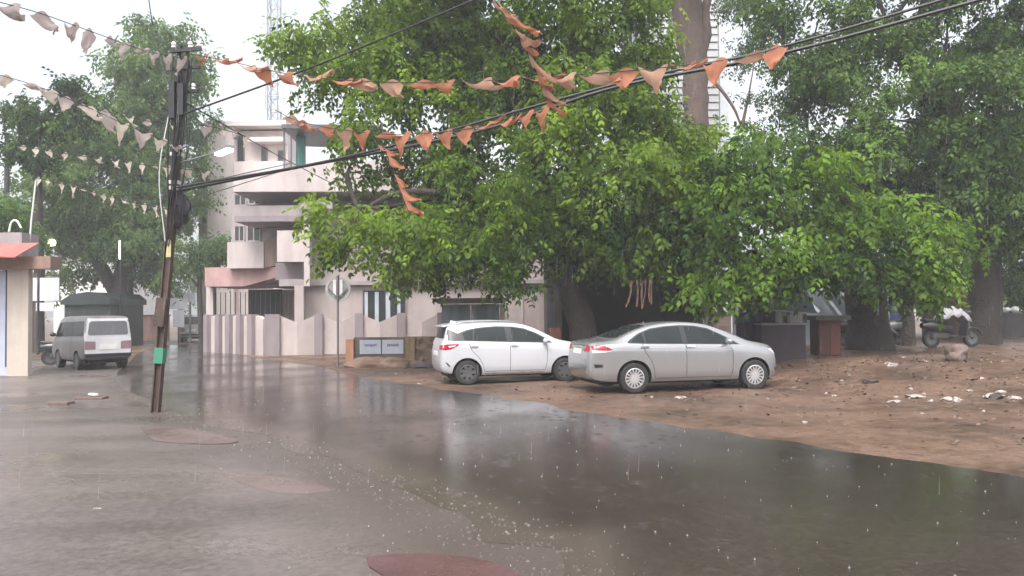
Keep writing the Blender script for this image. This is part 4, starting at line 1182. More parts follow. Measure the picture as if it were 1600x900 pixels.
# ------------------------------------------------------------------ trees
M_bark = mat('dark_bark', (0.034, 0.026, 0.022), 0.85, var=0.4, scale=4, bump=0.9, bscale=14, detail=8)
M_bark2 = mat('brown_bark', (0.105, 0.070, 0.057), 0.85, var=0.35, scale=3, bump=0.8, bscale=12, detail=8)
L_mid = leaf_mat('leaf_green', (0.018, 0.054, 0.012), (0.22, 0.33, 0.030))
L_bright = leaf_mat('leaf_bright_green', (0.013, 0.044, 0.010), (0.205, 0.345, 0.034))
L_dark = leaf_mat('leaf_dark_green', (0.011, 0.034, 0.012), (0.13, 0.225, 0.033), 0.25)
L_far = leaf_mat('leaf_haze_green', (0.055, 0.105, 0.040), (0.21, 0.32, 0.085))  # haze over the left trees put into the leaf colour

def sprig_template(nl, L, W):
    """a drooping rachis with pairs of leaflets: quads (base, left, tip, right)"""
    q = []
    for i in range(nl):
        t = (i // 2 + 1) / (nl / 2 + .2)
        x, z = t * L * 2.0, -t * t * L * 1.1
        s = 1 if i % 2 else -1
        if i == nl - 1: s = 0
        d = Vector((0.55 if s else 1, s * 0.8, -0.55)).normalized()
        side = d.cross(Vector((0, 0, 1))).normalized()
        b = Vector((x, 0, z))
        k = 1 - .25 * t
        q += [b, b + d * L * .45 * k + side * W * .5, b + d * L * k + Vector((0, 0, -L * .15)), b + d * L * .45 * k - side * W * .5]
    return np.array([tuple(p) for p in q])

def crown(name, lobes, m, parent, seed, leaf=0.13, width=0.045, nl=6, clus=2.6, spr=60, cr=.5, tint=0.25, young=0.14, world_off=(0, 0, 0)):
    """lobes: (centre, (rx, ry, rz), tint shift, density)"""
    rng = np.random.default_rng(seed)
    tmpl = sprig_template(nl, leaf, width)
    V, T = [], []
    for c, rad, dt, dens in lobes:
        area = rad[0] * rad[2] * math.pi
        n = max(4, int(clus * area * dens / (cr / .5) ** 2))
        d = rng.normal(size=(n, 3)); d /= np.linalg.norm(d, axis=1)[:, None]
        r = 0.35 + 0.65 * rng.random(n) ** 0.6
        cc = np.array(c) + d * r[:, None] * np.array(rad)
        for k in range(n):
            ns = max(6, int(spr * rng.uniform(.5, 1.3)))
            p = cc[k] + rng.normal(size=(ns, 3)) * cr * np.array([.55, .55, .42])
            yaw = rng.uniform(0, 2 * math.pi, ns)
            out = math.atan2(d[k, 1], d[k, 0])
            yaw = np.where(rng.random(ns) < .5, out + rng.normal(size=ns) * .8, yaw)
            tilt = rng.normal(0.35, .45, ns)
            sc_ = rng.uniform(.7, 1.25, ns)
            cy, sy, ct, st = np.cos(yaw), np.sin(yaw), np.cos(tilt), np.sin(tilt)
            x, y, z = tmpl[:, 0][None], tmpl[:, 1][None], tmpl[:, 2][None]
            roll = rng.normal(0, .5, ns); cr_, sr_ = np.cos(roll)[:, None], np.sin(roll)[:, None]
            y2, z2 = y * cr_ - z * sr_, y * sr_ + z * cr_
            x1 = x * ct[:, None] + z2 * st[:, None]; z1_ = -x * st[:, None] + z2 * ct[:, None]
            vx = (x1 * cy[:, None] - y2 * sy[:, None]) * sc_[:, None] + p[:, 0:1]
            vy = (x1 * sy[:, None] + y2 * cy[:, None]) * sc_[:, None] + p[:, 1:2]
            vz = z1_ * sc_[:, None] + p[:, 2:3]
            V.append(np.stack([vx, vy, vz], -1).reshape(-1, 3))
            ct_ = tint + dt + rng.normal() * .13 + (.34 if rng.random() < young else 0)
            tt = np.clip(ct_ + rng.normal(size=ns) * .09, 0, 1)
            T.append(np.repeat(tt, tmpl.shape[0]))
    V = np.concatenate(V); T = np.concatenate(T)
    V = V - np.array(world_off)
    keep = (V.reshape(-1, 4, 3)[:, :, 2].min(axis=1) + world_off[2]) > 0.6
    V = V.reshape(-1, 4, 3)[keep].reshape(-1, 3); T = T.reshape(-1, 4)[keep].reshape(-1)
    nq = len(V) // 4
    me = bpy.data.meshes.new(name)
    me.vertices.add(len(V)); me.vertices.foreach_set('co', V.astype(np.float32).ravel())
    me.loops.add(nq * 4); me.loops.foreach_set('vertex_index', np.arange(nq * 4, dtype=np.int32))
    me.polygons.add(nq); me.polygons.foreach_set('loop_start', np.arange(0, nq * 4, 4, dtype=np.int32))
    a = me.attributes.new('tint', 'FLOAT', 'POINT'); a.data.foreach_set('value', T.astype(np.float32))
    me.update(); me.validate()
    me.materials.append(m)
    o = bpy.data.objects.new(name, me)
    COL.objects.link(o)
    if parent: o.parent = parent
    return o

def lob(px, py, Y, rx, ry, dt=0.0, dens=1.0, ky=.9):
    c = at(px, py, Y)
    k = Y / F
    return (tuple(c), (rx * k, max(rx, ry) * k * ky, ry * k), dt, dens)

def tree(name, label, group, base, trunk, lobes, m_leaf, m_bark, seed, limbs=(), **k):
    """trunk: list of (point, radius); limbs: lists of (point, radius)"""
    t = thing(name, label, 'tree', base, 0, group)
    tb = MB()
    def limb(pr, n=12):
        P = crom([Vector(p) for p, r in pr], 5)
        rr = [p[1] for p in pr]
        rads = []
        for i in range(len(P)):
            f = i / (len(P) - 1) * (len(rr) - 1)
            a = min(int(f), len(rr) - 2)
            rads.append((rr[a] + (rr[a + 1] - rr[a]) * (f - a)) * (1 + .12 * noise.noise(P[i] * 2.1)))
        P = [p + Vector((noise.noise(p * 1.3), noise.noise(p * 1.3 + Vector((9, 0, 0))), 0)) * min(.1, rads[i] * .4) for i, p in enumerate(P)]
        tb.tube(P, rads, n)
    limb(trunk, 16)
    for l_ in limbs: limb(l_, 8)
    tops = [Vector(p) for p, r in trunk[-2:]] + [Vector(l_[-1][0]) for l_ in limbs]
    rnd_ = random.Random(seed)
    for c, rad, dt, dens in lobes:                      # boughs reaching into each part of the crown
        c = Vector(c)
        s = min(tops, key=lambda q: (q - c).length)
        mid = s.lerp(c, .5) + Vector((rnd_.uniform(-.3, .3), rnd_.uniform(-.3, .3), .25))
        limb([(s, .085), (mid, .05), (c + Vector((0, 0, rad[2] * .3)), .02)], 6)
    tb.build('trunk', m_bark, t, smooth=True, world=True, flat_angle=80)
    crown('crown', lobes, m_leaf, t, seed, world_off=tuple(base), **k)
    return t

# the big drooping tree in the middle
bA = gnd(912, 580); bA = Vector((at(914, 500, 22.3).x, 22.3, 0))
lA = [lob(*q) for q in (
    (500, 50, 22.5, 62, 55, .1), (520, 120, 22.5, 50, 38, .05, .8), (600, 30, 23, 95, 80, .12), (720, 20, 24, 105, 75, .02), (850, 40, 22, 100, 80, .12), (965, 40, 22, 95, 85, .06), (1010, 115, 21.5, 55, 75),
    (560, 95, 22, 70, 50, .14), (590, 165, 22, 90, 50, .06), (690, 140, 23.5, 100, 65, -.06), (800, 160, 22.5, 95, 70, -.02), (915, 165, 21, 100, 80, .1), (1020, 215, 21.5, 75, 70, .02),
    (560, 250, 21.5, 55, 40, .05, .8), (650, 235, 23, 80, 50, -.05), (740, 260, 22, 75, 75, 0), (850, 270, 20.5, 95, 80, .05), (970, 290, 20.5, 85, 80, .0), (1060, 300, 21, 60, 70, .02),
    (535, 355, 20.5, 50, 48, .16), (610, 350, 20.5, 65, 55, .14), (570, 392, 20.5, 55, 22, .1, .8), (660, 385, 21, 50, 52, .06), (730, 370, 21.5, 55, 80, -.06), (790, 375, 21, 65, 55, -.05), (880, 352, 21.5, 85, 50, -.04), (975, 366, 21, 75, 45, -.06), (1050, 372, 21, 55, 45, -.02),
    (800, 412, 21, 50, 25, -.05, .7), (900, 392, 22.5, 60, 26, -.1, .6), (1010, 398, 21.5, 60, 26, -.1, .6), (690, 420, 21, 25, 22, 0, .6),
    (1085, 228, 21.5, 45, 42, .04), (1095, 260, 21.5, 45, 50), (1095, 335, 21.5, 42, 50, -.02), (1095, 400, 21.5, 40, 38, -.04), (760, 100, 24, 110, 70, -.08), (900, 110, 23.5, 100, 70, -.06), (640, 90, 24, 80, 60, -.05), (840, 330, 23.5, 110, 90, -.1), (700, 330, 23, 60, 80, -.1), (990, 330, 23.5, 90, 90, -.1),
    (640, -70, 23, 150, 80, .1), (860, -70, 22.5, 170, 80, .1), (1010, -60, 23, 80, 70, .05))]
tree('leaning_tree', 'big leaning tree with drooping feathery green crown behind the two parked cars', None, bA,
     [(bA + Vector((.1, 0, -.2)), .46), (at(908, 520, 22.3), .38), (at(893, 450, 22.3), .35), (at(872, 390, 22.4), .33), (at(850, 310, 22.5), .27), (at(830, 210, 22.6), .2), (at(800, 80, 22.6), .13)],
     lA, L_mid, M_bark, 11,
     limbs=[[(at(880, 410, 22.4), .24), (at(935, 340, 22), .18), (at(990, 250, 21.8), .12)], [(at(862, 370, 22.4), .2), (at(770, 320, 22), .14), (at(640, 300, 21.3), .09), (at(560, 330, 20.8), .05)],
            [(at(842, 260, 22.5), .17), (at(740, 170, 22.8), .12), (at(600, 110, 22.6), .06)]], leaf=.20, width=.088, spr=38, clus=3.4, cr=.54, tint=.36)

# tall tree whose brown trunk rises in front of the grey tower block
bB = Vector((at(1092, 480, 37).x, 37, 0))
lB = [lob(*q) for q in ((1120, -60, 37, 110, 80), (1010, -80, 37.5, 100, 70), (1180, 10, 37.5, 50, 40, .05, .6), (1060, 0, 38, 40, 50, 0, .6), (1195, 215, 36, 42, 30, 0, .6), (1178, 120, 36.5, 36, 55, 0, .35), (1160, 40, 36.5, 30, 40, 0, .4))]
tree('tall_tree', 'tall tree with a thick brown trunk showing in front of the grey ribbed building', None, bB,
     [(bB - Vector((0, 0, .2)), .8), (at(1086, 420, 37), .68), (at(1088, 300, 37), .62), (at(1088, 190, 37), .58), (at(1086, 110, 37), .60), (at(1078, 50, 37), .72), (at(1068, -20, 37), .66), (at(1055, -90, 37), .5)],
     lB, L_dark, M_bark2, 12, limbs=[[(at(1088, 110, 37), .25), (at(1104, 55, 36.7), .22), (at(1104, 5, 36.6), .2), (at(1130, -60, 36.5), .14)],
                                     [(at(1092, 105, 36.8), .12), (at(1122, 135, 36.6), .09), (at(1146, 168, 36.4), .07), (at(1160, 200, 36.4), .05)]], leaf=.2, width=.07, spr=50, clus=1.6, cr=.65)

# bright tree on the right
bC = Vector((at(1357, 500, 22.3).x, 22.3, gz(at(1357, 500, 22.3).x, 22.3)))
lC = [lob(*q) for q in (
    (1105, 275, 20, 48, 45, .05), (1185, 245, 20, 70, 42, .12), (1190, 305, 19.5, 75, 45, .12), (1285, 275, 20, 60, 45, .12), (1300, 330, 20, 65, 45, .1), (1090, 350, 20, 45, 48, .02), (1150, 360, 19.5, 55, 45, .16), (1220, 375, 19.5, 65, 50, .2),
    (1300, 390, 20, 55, 45, 0), (1365, 345, 20.5, 60, 40, .1), (1430, 360, 20, 62, 34, .22), (1490, 374, 20, 48, 24, .12), (1150, 425, 19.5, 40, 34, .22), (1225, 408, 20, 42, 26, .1, .8), (1310, 410, 20.5, 55, 22, -.06, .8), (1390, 410, 20.5, 60, 40, .02),
    (1440, 408, 20, 38, 26, .12), (1450, 445, 20, 14, 12, .2, .5), (1115, 448, 19.8, 22, 20, .1, .6), (1190, 440, 20, 16, 14, .1, .5))]
tree('bright_tree', 'low spreading tree with bright yellow green leaves right of the saloon', None, bC,
     [(bC - Vector((0, 0, .2)), .72), (at(1358, 525, 22.3), .60), (at(1355, 480, 22.3), .55), (at(1350, 430, 22.2), .5), (at(1340, 380, 22), .34), (at(1320, 320, 21.5), .2)],
     lC, L_bright, M_bark, 13, limbs=[[(at(1348, 440, 22.2), .25), (at(1270, 380, 21.2), .18), (at(1180, 330, 20.3), .1), (at(1120, 320, 20), .06)],
                                      [(at(1352, 440, 22.2), .25), (at(1420, 400, 21), .16), (at(1480, 400, 20.3), .07)]], leaf=.20, width=.095, spr=40, clus=3.2, cr=.55, young=.22, tint=.2)

# dark tree on the far right
bD = Vector((at(1536, 500, 25).x, 25, gz(at(1536, 500, 25).x, 25)))
lD = [lob(*q) for q in (
    (1225, 30, 27, 55, 50, 0, .7), (1280, 50, 27, 75, 70, 0, .8), (1370, 40, 26, 85, 70, .06, .85), (1480, 50, 26, 95, 80, .02, .9), (1580, 60, 26, 70, 90, .04), (1260, 140, 28, 60, 60, -.06, .45), (1240, 205, 27, 60, 45, 0, .6), (1330, 150, 27, 75, 70, -.02, .75),
    (1420, 170, 25, 80, 70, .03, .8), (1520, 190, 25, 85, 75, 0, .85), (1610, 200, 25, 60, 90, .04), (1300, 235, 26, 80, 45, -.04), (1400, 265, 25, 85, 60, 0), (1490, 290, 25, 85, 60, 0), (1580, 310, 24.5, 70, 70, 0), (1540, 370, 25, 60, 40, -.08), (1620, 390, 25, 40, 40, 0),
    (1540, 250, 23.8, 70, 60, .0), (1530, 330, 23.8, 70, 50, -.04), (1480, 140, 24.2, 80, 70, 0), (1440, 330, 25.5, 90, 60, -.1), (1590, 130, 24, 60, 70), (1340, 270, 25.5, 70, 50, -.05), (1250, 100, 26, 50, 50, 0, .5), (1310, 110, 25.5, 60, 55, .02, .7), (1380, 200, 24.5, 60, 50), (1300, -70, 27, 130, 70), (1480, -80, 26, 140, 80), (1640, -20, 26, 80, 120), (1700, 150, 26, 90, 120), (1700, 320, 25, 80, 80), (1380, 330, 26.5, 100, 50, -.1), (1270, 300, 27, 90, 60, -.1))]
tree('dark_tree', 'tall dark green tree with gaps of sky in its crown at the right edge', None, bD,
     [(bD - Vector((0, 0, .2)), .62), (at(1537, 520, 25), .52), (at(1540, 440, 25), .46), (at(1535, 340, 25), .4), (at(1500, 220, 25.2), .3), (at(1470, 100, 25.5), .2)],
     lD, L_dark, M_bark, 14, limbs=[[(at(1530, 330, 25), .25), (at(1450, 240, 25.5), .18), (at(1340, 170, 26.5), .12), (at(1250, 130, 27.2), .06)], [(at(1540, 350, 25), .22), (at(1600, 240, 25), .14), (at(1650, 120, 25.5), .08)],
                                    [(at(1500, 230, 25.2), .16), (at(1410, 90, 26), .1), (at(1390, 40, 26), .07)]], leaf=.20, width=.085, spr=42, clus=2.9, cr=.54, tint=.32)

bE = Vector((pX(1418, 24.5), 24.5, gz(pX(1418, 24.5), 24.5)))
tree('slim_tree', 'slim dark trunked tree between the thick trunk and the right hand trunk', None, bE,
     [(bE - Vector((0, 0, .2)), .2), (at(1416, 470, 24.5), .15), (at(1412, 400, 24.4), .12)], [lob(1405, 385, 24, 50, 35, -.05), lob(1445, 330, 24.5, 50, 40, -.05)], L_dark, M_bark, 15, leaf=.14, width=.05, spr=45)

# trees across the street on the left, in the rain haze
bF = Vector((at(190, 500, 44).x, 44, -.05))
lF = [lob(*q) for q in ((255, 75, 44, 60, 40, .08), (220, 115, 44, 60, 40, .05), (280, 118, 44, 42, 46, 0), (200, 170, 44, 60, 40, .04), (265, 185, 44, 60, 45, 0), (120, 210, 43, 55, 40, .1), (190, 235, 43, 75, 50, .06), (268, 250, 44, 40, 50, 0),
                        (90, 270, 43, 60, 45, 0), (150, 300, 42, 70, 50, .08), (230, 300, 43, 65, 55, .04), (80, 345, 43, 50, 45, .02), (140, 370, 43, 50, 35, .04), (215, 375, 43, 60, 42, .05), (45, 320, 43, 35, 45), (235, 90, 45, 75, 55, .02), (215, 190, 45, 85, 70, -.06), (150, 250, 44.5, 85, 70, -.08), (250, 300, 44.5, 80, 70, -.08), (160, 340, 43.5, 90, 60, -.06), (288, 170, 44, 30, 34, 0), (190, 410, 45, 90, 30, -.08, .7), (255, 420, 46, 40, 40, -.05), (100, 420, 47, 35, 25, 0, .6))]
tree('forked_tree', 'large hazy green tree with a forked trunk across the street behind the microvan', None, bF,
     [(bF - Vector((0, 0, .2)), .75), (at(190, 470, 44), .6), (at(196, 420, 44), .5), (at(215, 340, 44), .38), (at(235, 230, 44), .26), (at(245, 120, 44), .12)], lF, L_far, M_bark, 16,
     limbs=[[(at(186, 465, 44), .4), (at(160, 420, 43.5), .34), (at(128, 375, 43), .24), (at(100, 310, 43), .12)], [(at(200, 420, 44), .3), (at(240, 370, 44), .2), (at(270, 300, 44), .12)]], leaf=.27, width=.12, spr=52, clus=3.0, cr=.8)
bG = Vector((at(60, 500, 36).x, 36, 0))
lG = [lob(*q) for q in ((70, 185, 36, 40, 40, -.08, .8), (35, 215, 36, 30, 30, -.05, .8), (105, 150, 36, 20, 22, -.1, .7), (60, 240, 36, 42, 30, -.1), (120, 185, 36.5, 30, 32, -.05), (30, 175, 36, 14, 12, 0, .6), (108, 130, 36, 9, 7, -.1, .8))]
tree('round_leaved_tree', 'darker tree with sparse round leaf tufts left of the forked tree', None, bG,
     [(bG - Vector((0, 0, .2)), .3), (at(60, 420, 36), .22), (at(60, 300, 36), .18), (at(64, 200, 36), .1)], lG, L_dark, M_bark, 17, leaf=.24, width=.12, spr=44, clus=2.6, cr=.6)
bHh = Vector((at(315, 500, 41).x, 41, 0))
lH = [lob(*q) for q in ((300, 395, 41, 38, 34, .05), (335, 375, 41, 22, 26, .05), (280, 430, 41, 32, 32, -.04), (318, 425, 41, 30, 35, 0), (345, 395, 41.5, 12, 20))]
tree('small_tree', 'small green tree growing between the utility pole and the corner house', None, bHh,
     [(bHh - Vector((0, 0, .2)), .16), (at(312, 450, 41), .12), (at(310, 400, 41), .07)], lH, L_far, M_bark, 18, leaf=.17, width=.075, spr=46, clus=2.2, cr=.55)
bI = Vector((at(-25, 500, 28).x, 28, 0))
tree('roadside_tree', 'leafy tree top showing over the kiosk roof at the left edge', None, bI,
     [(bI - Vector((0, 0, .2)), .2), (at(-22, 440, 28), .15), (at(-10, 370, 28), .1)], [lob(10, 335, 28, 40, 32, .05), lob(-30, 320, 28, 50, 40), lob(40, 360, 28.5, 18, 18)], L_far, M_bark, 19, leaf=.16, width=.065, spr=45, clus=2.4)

hb_ = Vector((pX(1560, 33), 33, .3))
hd = thing('hedge', 'dark leafy hedge rising behind the yard wall at the far right', 'hedge', hb_)
crown('foliage', [lob(px, 440 + 12 * (i % 2), 33, 44, 46, -.1) for i, px in enumerate(range(1420, 1800, 52))], L_dark, hd, 31, world_off=tuple(hb_), leaf=.2, width=.09, spr=42, clus=2.4, cr=.6, tint=.2)
stm = MB()
for i, px in enumerate(range(1420, 1800, 52)):
    q = at(px, 440, 33)
    stm.tube([(q.x, 33, 0), (q.x + .1, 33.05, 1.6), (q.x, 33, q.z)], [.09, .07, .03], 6)
stm.build('stems', M_bark, hd, world=True, smooth=True)
far = crown('distant_trees', [lob(px, 455 - 14 * (i % 3), 85 + 6 * (i % 2), 62, 42 + 10 * ((i * 7) % 3), 0, 1) for i, px in enumerate(range(-160, 1860, 72))], L_dark, None, 20, leaf=.34, width=.16, nl=6, clus=.5, spr=40, cr=1.3, tint=.2)
tag(far, 'far belt of dark trees along the horizon', 'trees', kind='stuff')

# ------------------------------------------------------------------ street furniture: the leaning utility pole
A_ = gnd(243, 645); B_ = at(291, 70, A_.y + .1)
def pp_(y, dx=0.0, dy=0.0):
    p = A_.lerp(B_, (645.0 - y) / 575.0)
    return p + Vector((dx * A_.y / F, dy, 0))
pole = thing('utility_pole', 'leaning rusty steel utility pole with cable clutter and a lit lamp on an arm', 'utility pole', A_)
M_rust = mat('rusty_rail', (0.095, 0.058, 0.048), 0.7, var=0.35, scale=5, bump=0.3, streak=.3)
M_blackw = mat('black_cable', (0.015, 0.015, 0.017), 0.5, var=0.2)
sh = MB()
for dx, w_, d_ in ((-.055, .018, .13), (.055, .018, .13), (0, .092, .02)):
    sh.bar(pp_(648) + Vector((dx, 0, 0)), pp_(100) + Vector((dx, 0, 0)), w_, d_, up=(0, 1, 0))
sh.build('shaft', M_rust, pole, world=True)
M_dst = mat('dark_steel', (.03, .03, .035), .5, metal=.3, var=.2)
for dx in (-7, 7):
    MB().bar(pp_(200, dx, -.08), pp_(72, dx, -.08), .05, .06, up=(0, 1, 0)).build('upright', M_dst, pole, world=True)
for y in (84, 112, 150):
    MB().bar(pp_(y, -18, -.13), pp_(y - 3, 30, -.13), .05, .05).build('cross_arm', M_dst, pole, world=True)
for k, (y, dx) in enumerate(((80, -14), (80, 12), (78, 26), (146, -14), (146, 22))):
    c = pp_(y, dx, -.13)
    MB().lathe([(.012, 0), (.045, .02), (.03, .05), (.045, .07), (.03, .11), (.001, .13)], c, 10).build('insulator', M_white, pole, smooth=True, world=True)
MB().box(-.05, .05, -.06, .06, -.32, .32).move(pp_(163, -6, -.2)).build('fuse_panel', M_dst, pole, world=True)
MB().box(-.05, .05, -.06, .06, -.24, .30).move(pp_(165, 8, -.2)).build('fuse_panel', M_dst, pole, world=True)
MB().blob(tuple(pp_(330, 15, -.02)), (.12, .10, .29), 6, 3, .7).build('cable_coil', M_dst, pole, world=True, smooth=True)
rnd = random.Random(3)
for k in range(16):                                       # loose wires looped down the shaft
    y0, y1 = rnd.uniform(90, 180), rnd.uniform(240, 400)
    dx = rnd.uniform(-14, 18)
    P = crom([pp_(y0, dx, -.16), pp_((y0 + y1) / 2, dx + rnd.uniform(-8, 10), -.22), pp_(y1, rnd.uniform(-6, 6), -.1)], 6)
    MB().tube(P, .008 if k % 3 else .012, 5).build('drop_wire', M_white if k == 7 else M_blackw, pole, world=True)
for y, w_ in ((244, .20), (288, .18), (297, .18)):
    p = pp_(y)
    MB().bar(p - Vector((0, 0, .03)), p + Vector((0, 0, .03)), w_ * .9, .17, up=(0, 1, 0)).build('white_band', M_white, pole, world=True)
MB().bar(pp_(569), pp_(545), .15, .155, up=(0, 1, 0)).build('green_band', mat('green_paint', (.05, .22, .14), .5, var=.15), pole, world=True)
yl = MB()
yl.hexa([pp_(405, -1, -.09), pp_(405, 7, -.09), pp_(378, 5, -.09), pp_(378, 0, -.09)], [pp_(405, -1, -.083), pp_(405, 7, -.083), pp_(378, 5, -.083), pp_(378, 0, -.083)])
yl.build('yellow_poster', mat('yellow_paper', (.42, .39, .20), .7, var=.15, scale=12), pole, world=True)
MB().bar(pp_(512, -3, -.06), pp_(468, -1, -.06), .17, .12, up=(0, 1, 0)).build('cable_wrap', M_rust, pole, world=True)
MB().tube(crom([pp_(258, 0, 0), at(310, 246, 13.2), at(338, 238, 12.8)], 6), .014, 8).build('lamp_arm', M_steel, pole, world=True)
h0, h1 = at(338, 239, 12.8), at(361, 229, 12.4)
MB().bar(h0, h1, .13, .05).build('lamp_head', M_steel, pole, world=True)
lampm = mat('lamp_glow', (1.0, 0.98, 0.9), 0.4, var=0, emit=6)
d_ = (h1 - h0)
MB().bar(h0 + d_ * .15 + Vector((0, -.01, -.045)), h1 - d_ * .05 + Vector((0, -.01, -.045)), .11, .036).build('lamp_lens', lampm, pole, world=True)

# warm lamp burning in front of the left trees
lg = Vector((at(78, 500, 34).x, 34, 0))
sl = thing('street_lamp', 'warm glowing street lamp on a slim post against the trees above the notice board', 'street lamp', lg)
MB().tube([(lg.x - .5, 34, 0), (lg.x - .5, 34, pz(80, 368, 34))], [.06, .04], 8).build('post', M_dst, sl, world=True)
MB().tube([(lg.x - .5, 34, pz(80, 368, 34)), (lg.x, 33.9, pz(80, 371, 34))], .03, 6).build('arm', M_dst, sl, world=True)
MB().blob(at(81, 379, 33.9), (.15, .15, .17), 1, 2, 0).build('bulb', mat('warm_glow', (1, .86, .45), .4, var=0, emit=7), sl, smooth=True, world=True)
MB().lathe([(.03, .26), (.19, .16), (.20, .12)], tuple(at(81, 379, 33.9)), 14).build('shade', M_dst, sl, world=True)
tl_ = thing('tube_light', 'white fluorescent tube fixed upright in front of the forked tree', 'lamp', Vector((at(187, 500, 38).x, 38, 0)))
MB().tube([(at(187, 500, 38).x, 38.06, 0), (at(187, 500, 38).x, 38.06, pz(187, 372, 38))], .04, 6).build('post', M_dst, tl_, world=True)
MB().tube([at(187, 405, 38), at(187, 376, 38)], .04, 8).build('tube', mat('tube_glow', (.95, 1, .9), .4, var=0, emit=1.2), tl_, world=True)
fp = Vector((at(9, 500, 42).x, 42, 0))
up2 = thing('utility_pole', 'thin far utility pole with a cross arm at the left edge behind the kiosk', 'utility pole', fp)
MB().tube([fp, (fp.x, 42, pz(9, 208, 42))], [.16, .12], 8).build('shaft', M_dst, up2, world=True)
MB().bar((fp.x - 1.1, 41.85, pz(9, 232, 42)), (fp.x + .5, 41.85, pz(9, 231, 42)), .1, .1).build('cross_arm', M_dst, up2, world=True)
MB().bar((fp.x - .9, 41.85, pz(9, 234, 42)), (fp.x, 41.9, pz(9, 264, 42)), .06, .06).build('brace', M_dst, up2, world=True)
MB().bar((fp.x + .5, 41.85, pz(9, 234, 42)), (fp.x, 41.9, pz(9, 264, 42)), .06, .06).build('brace', M_dst, up2, world=True)

# round sign seen from behind
rs0 = gnd(528, 573)
rs = thing('round_sign', 'round road sign seen from behind on a thin post in front of the zigzag wall', 'road sign', rs0)
M_sgrey = mat('sign_back', (.36, .36, .35), .5, metal=.2, var=.15, scale=3)
zc = pz(528, 452, rs0.y); rr_ = 20 * rs0.y / F
MB().tube([(rs0.x, rs0.y, -.1), (rs0.x, rs0.y, zc + rr_ + .03)], .035, 8).build('post', mat('post_grey', (.16, .14, .14), .6, var=.2), rs, world=True)
MB().lathe([(.001, .06), (rr_ * .80, .06), (rr_ * .80, .05), (.001, .05)], (rs0.x, rs0.y, zc), 32, 'y').build('disc', mat('sign_dark', (.27, .27, .26), .5, var=.2), rs, world=True, smooth=True)
MB().lathe([(rr_ * .80, .03), (rr_, .03), (rr_, .07), (rr_ * .80, .07), (rr_ * .80, .03)], (rs0.x, rs0.y, zc), 32, 'y').build('rim', M_sgrey, rs, world=True, smooth=True)
for s in (-1, 1):
    MB().bar((rs0.x, rs0.y + .02, zc - rr_ * .72), (rs0.x + s * rr_ * .74, rs0.y + .02, zc + .02), .05, .03, up=(0, 1, 0)).build('brace', mat('post_grey', (.16, .14, .14)), rs, world=True)
    MB().bar((rs0.x + s * .1, rs0.y + .025, zc - rr_ * .55), (rs0.x + s * .1, rs0.y + .025, zc + rr_ * .75), .09, .02, up=(0, 1, 0)).build('panel_strip', M_white, rs, world=True)

# ------------------------------------------------------------------ cables and bunting
def cable(label, pts, r, m=None):
    P = crom([at(*p) for p in pts], 10)
    return tag(MB().tube(P, r, 6).build('overhead_cable', m or M_blackw, smooth=True), label, 'cable')
cable('thick black overhead cable, the lower strand at the top right', [(274, 299, 13.6), (430, 268, 13.3), (740, 207, 12.6), (960, 137, 12.1), (1220, 84, 11.6), (1560, -8, 10.8)], .028)
cable('black overhead cable, the upper strand at the top right', [(276, 293, 13.5), (560, 241, 12.8), (960, 132, 12.0), (1200, 79, 11.5), (1500, -8, 10.8)], .022)
cable('thin dark wire rising through the leaves at top centre', [(288, 178, 13.4), (490, 104, 12.6), (740, 0, 11.8), (800, -28, 11.5)], .016)
cable('thin wire crossing from the pole in front of the house parapet', [(290, 160, 13.4), (345, 192, 17), (440, 246, 24), (545, 300, 32.5)], .014)
cable('thin service wire from the pole toward the apartment balcony', [(276, 303, 13.5), (360, 276, 22), (456, 255, 32)], .016)
cable('slack lower service wire from the pole toward the apartment balcony', [(276, 320, 13.5), (350, 296, 22), (470, 258, 34)], .014)
cable('thin wire dropping steeply above the hazy left tree', [(231, -10, 16), (240, 45, 17), (262, 130, 15), (284, 150, 13.6)], .010)

M_or = mat('faded_orange_cloth', (0.52, 0.215, 0.125), 0.8, var=0.22, scale=4)
M_or2 = mat('sun_bleached_orange_cloth', (0.52, 0.31, 0.22), 0.8, var=0.2, scale=4)
M_pk = mat('backlit_pink_cloth', (0.50, 0.42, 0.395), 0.8, var=0.2, scale=4)  # backlit greying of the left pennants put into the cloth colour
M_cr = mat('haze_white_cloth', (0.66, 0.58, 0.49), 0.8, var=0.15, scale=4)  # haze whitening the left pennants is part of this cloth colour
for _m in (M_or, M_or2, M_pk, M_cr):                       # thin cloth lets the sky through
    n_, l_ = _m.node_tree.nodes, _m.node_tree.links
    b_ = n_['Principled BSDF']
    t_ = n_.new('ShaderNodeBsdfTranslucent'); x_ = n_.new('ShaderNodeMixShader'); x_.inputs[0].default_value = .5
    l_.new(b_.inputs['Base Color'].links[0].from_socket, t_.inputs['Color'])
    l_.new(b_.outputs[0], x_.inputs[1]); l_.new(t_.outputs[0], x_.inputs[2])
    l_.new(x_.outputs[0], n_['Material Output'].inputs['Surface'])

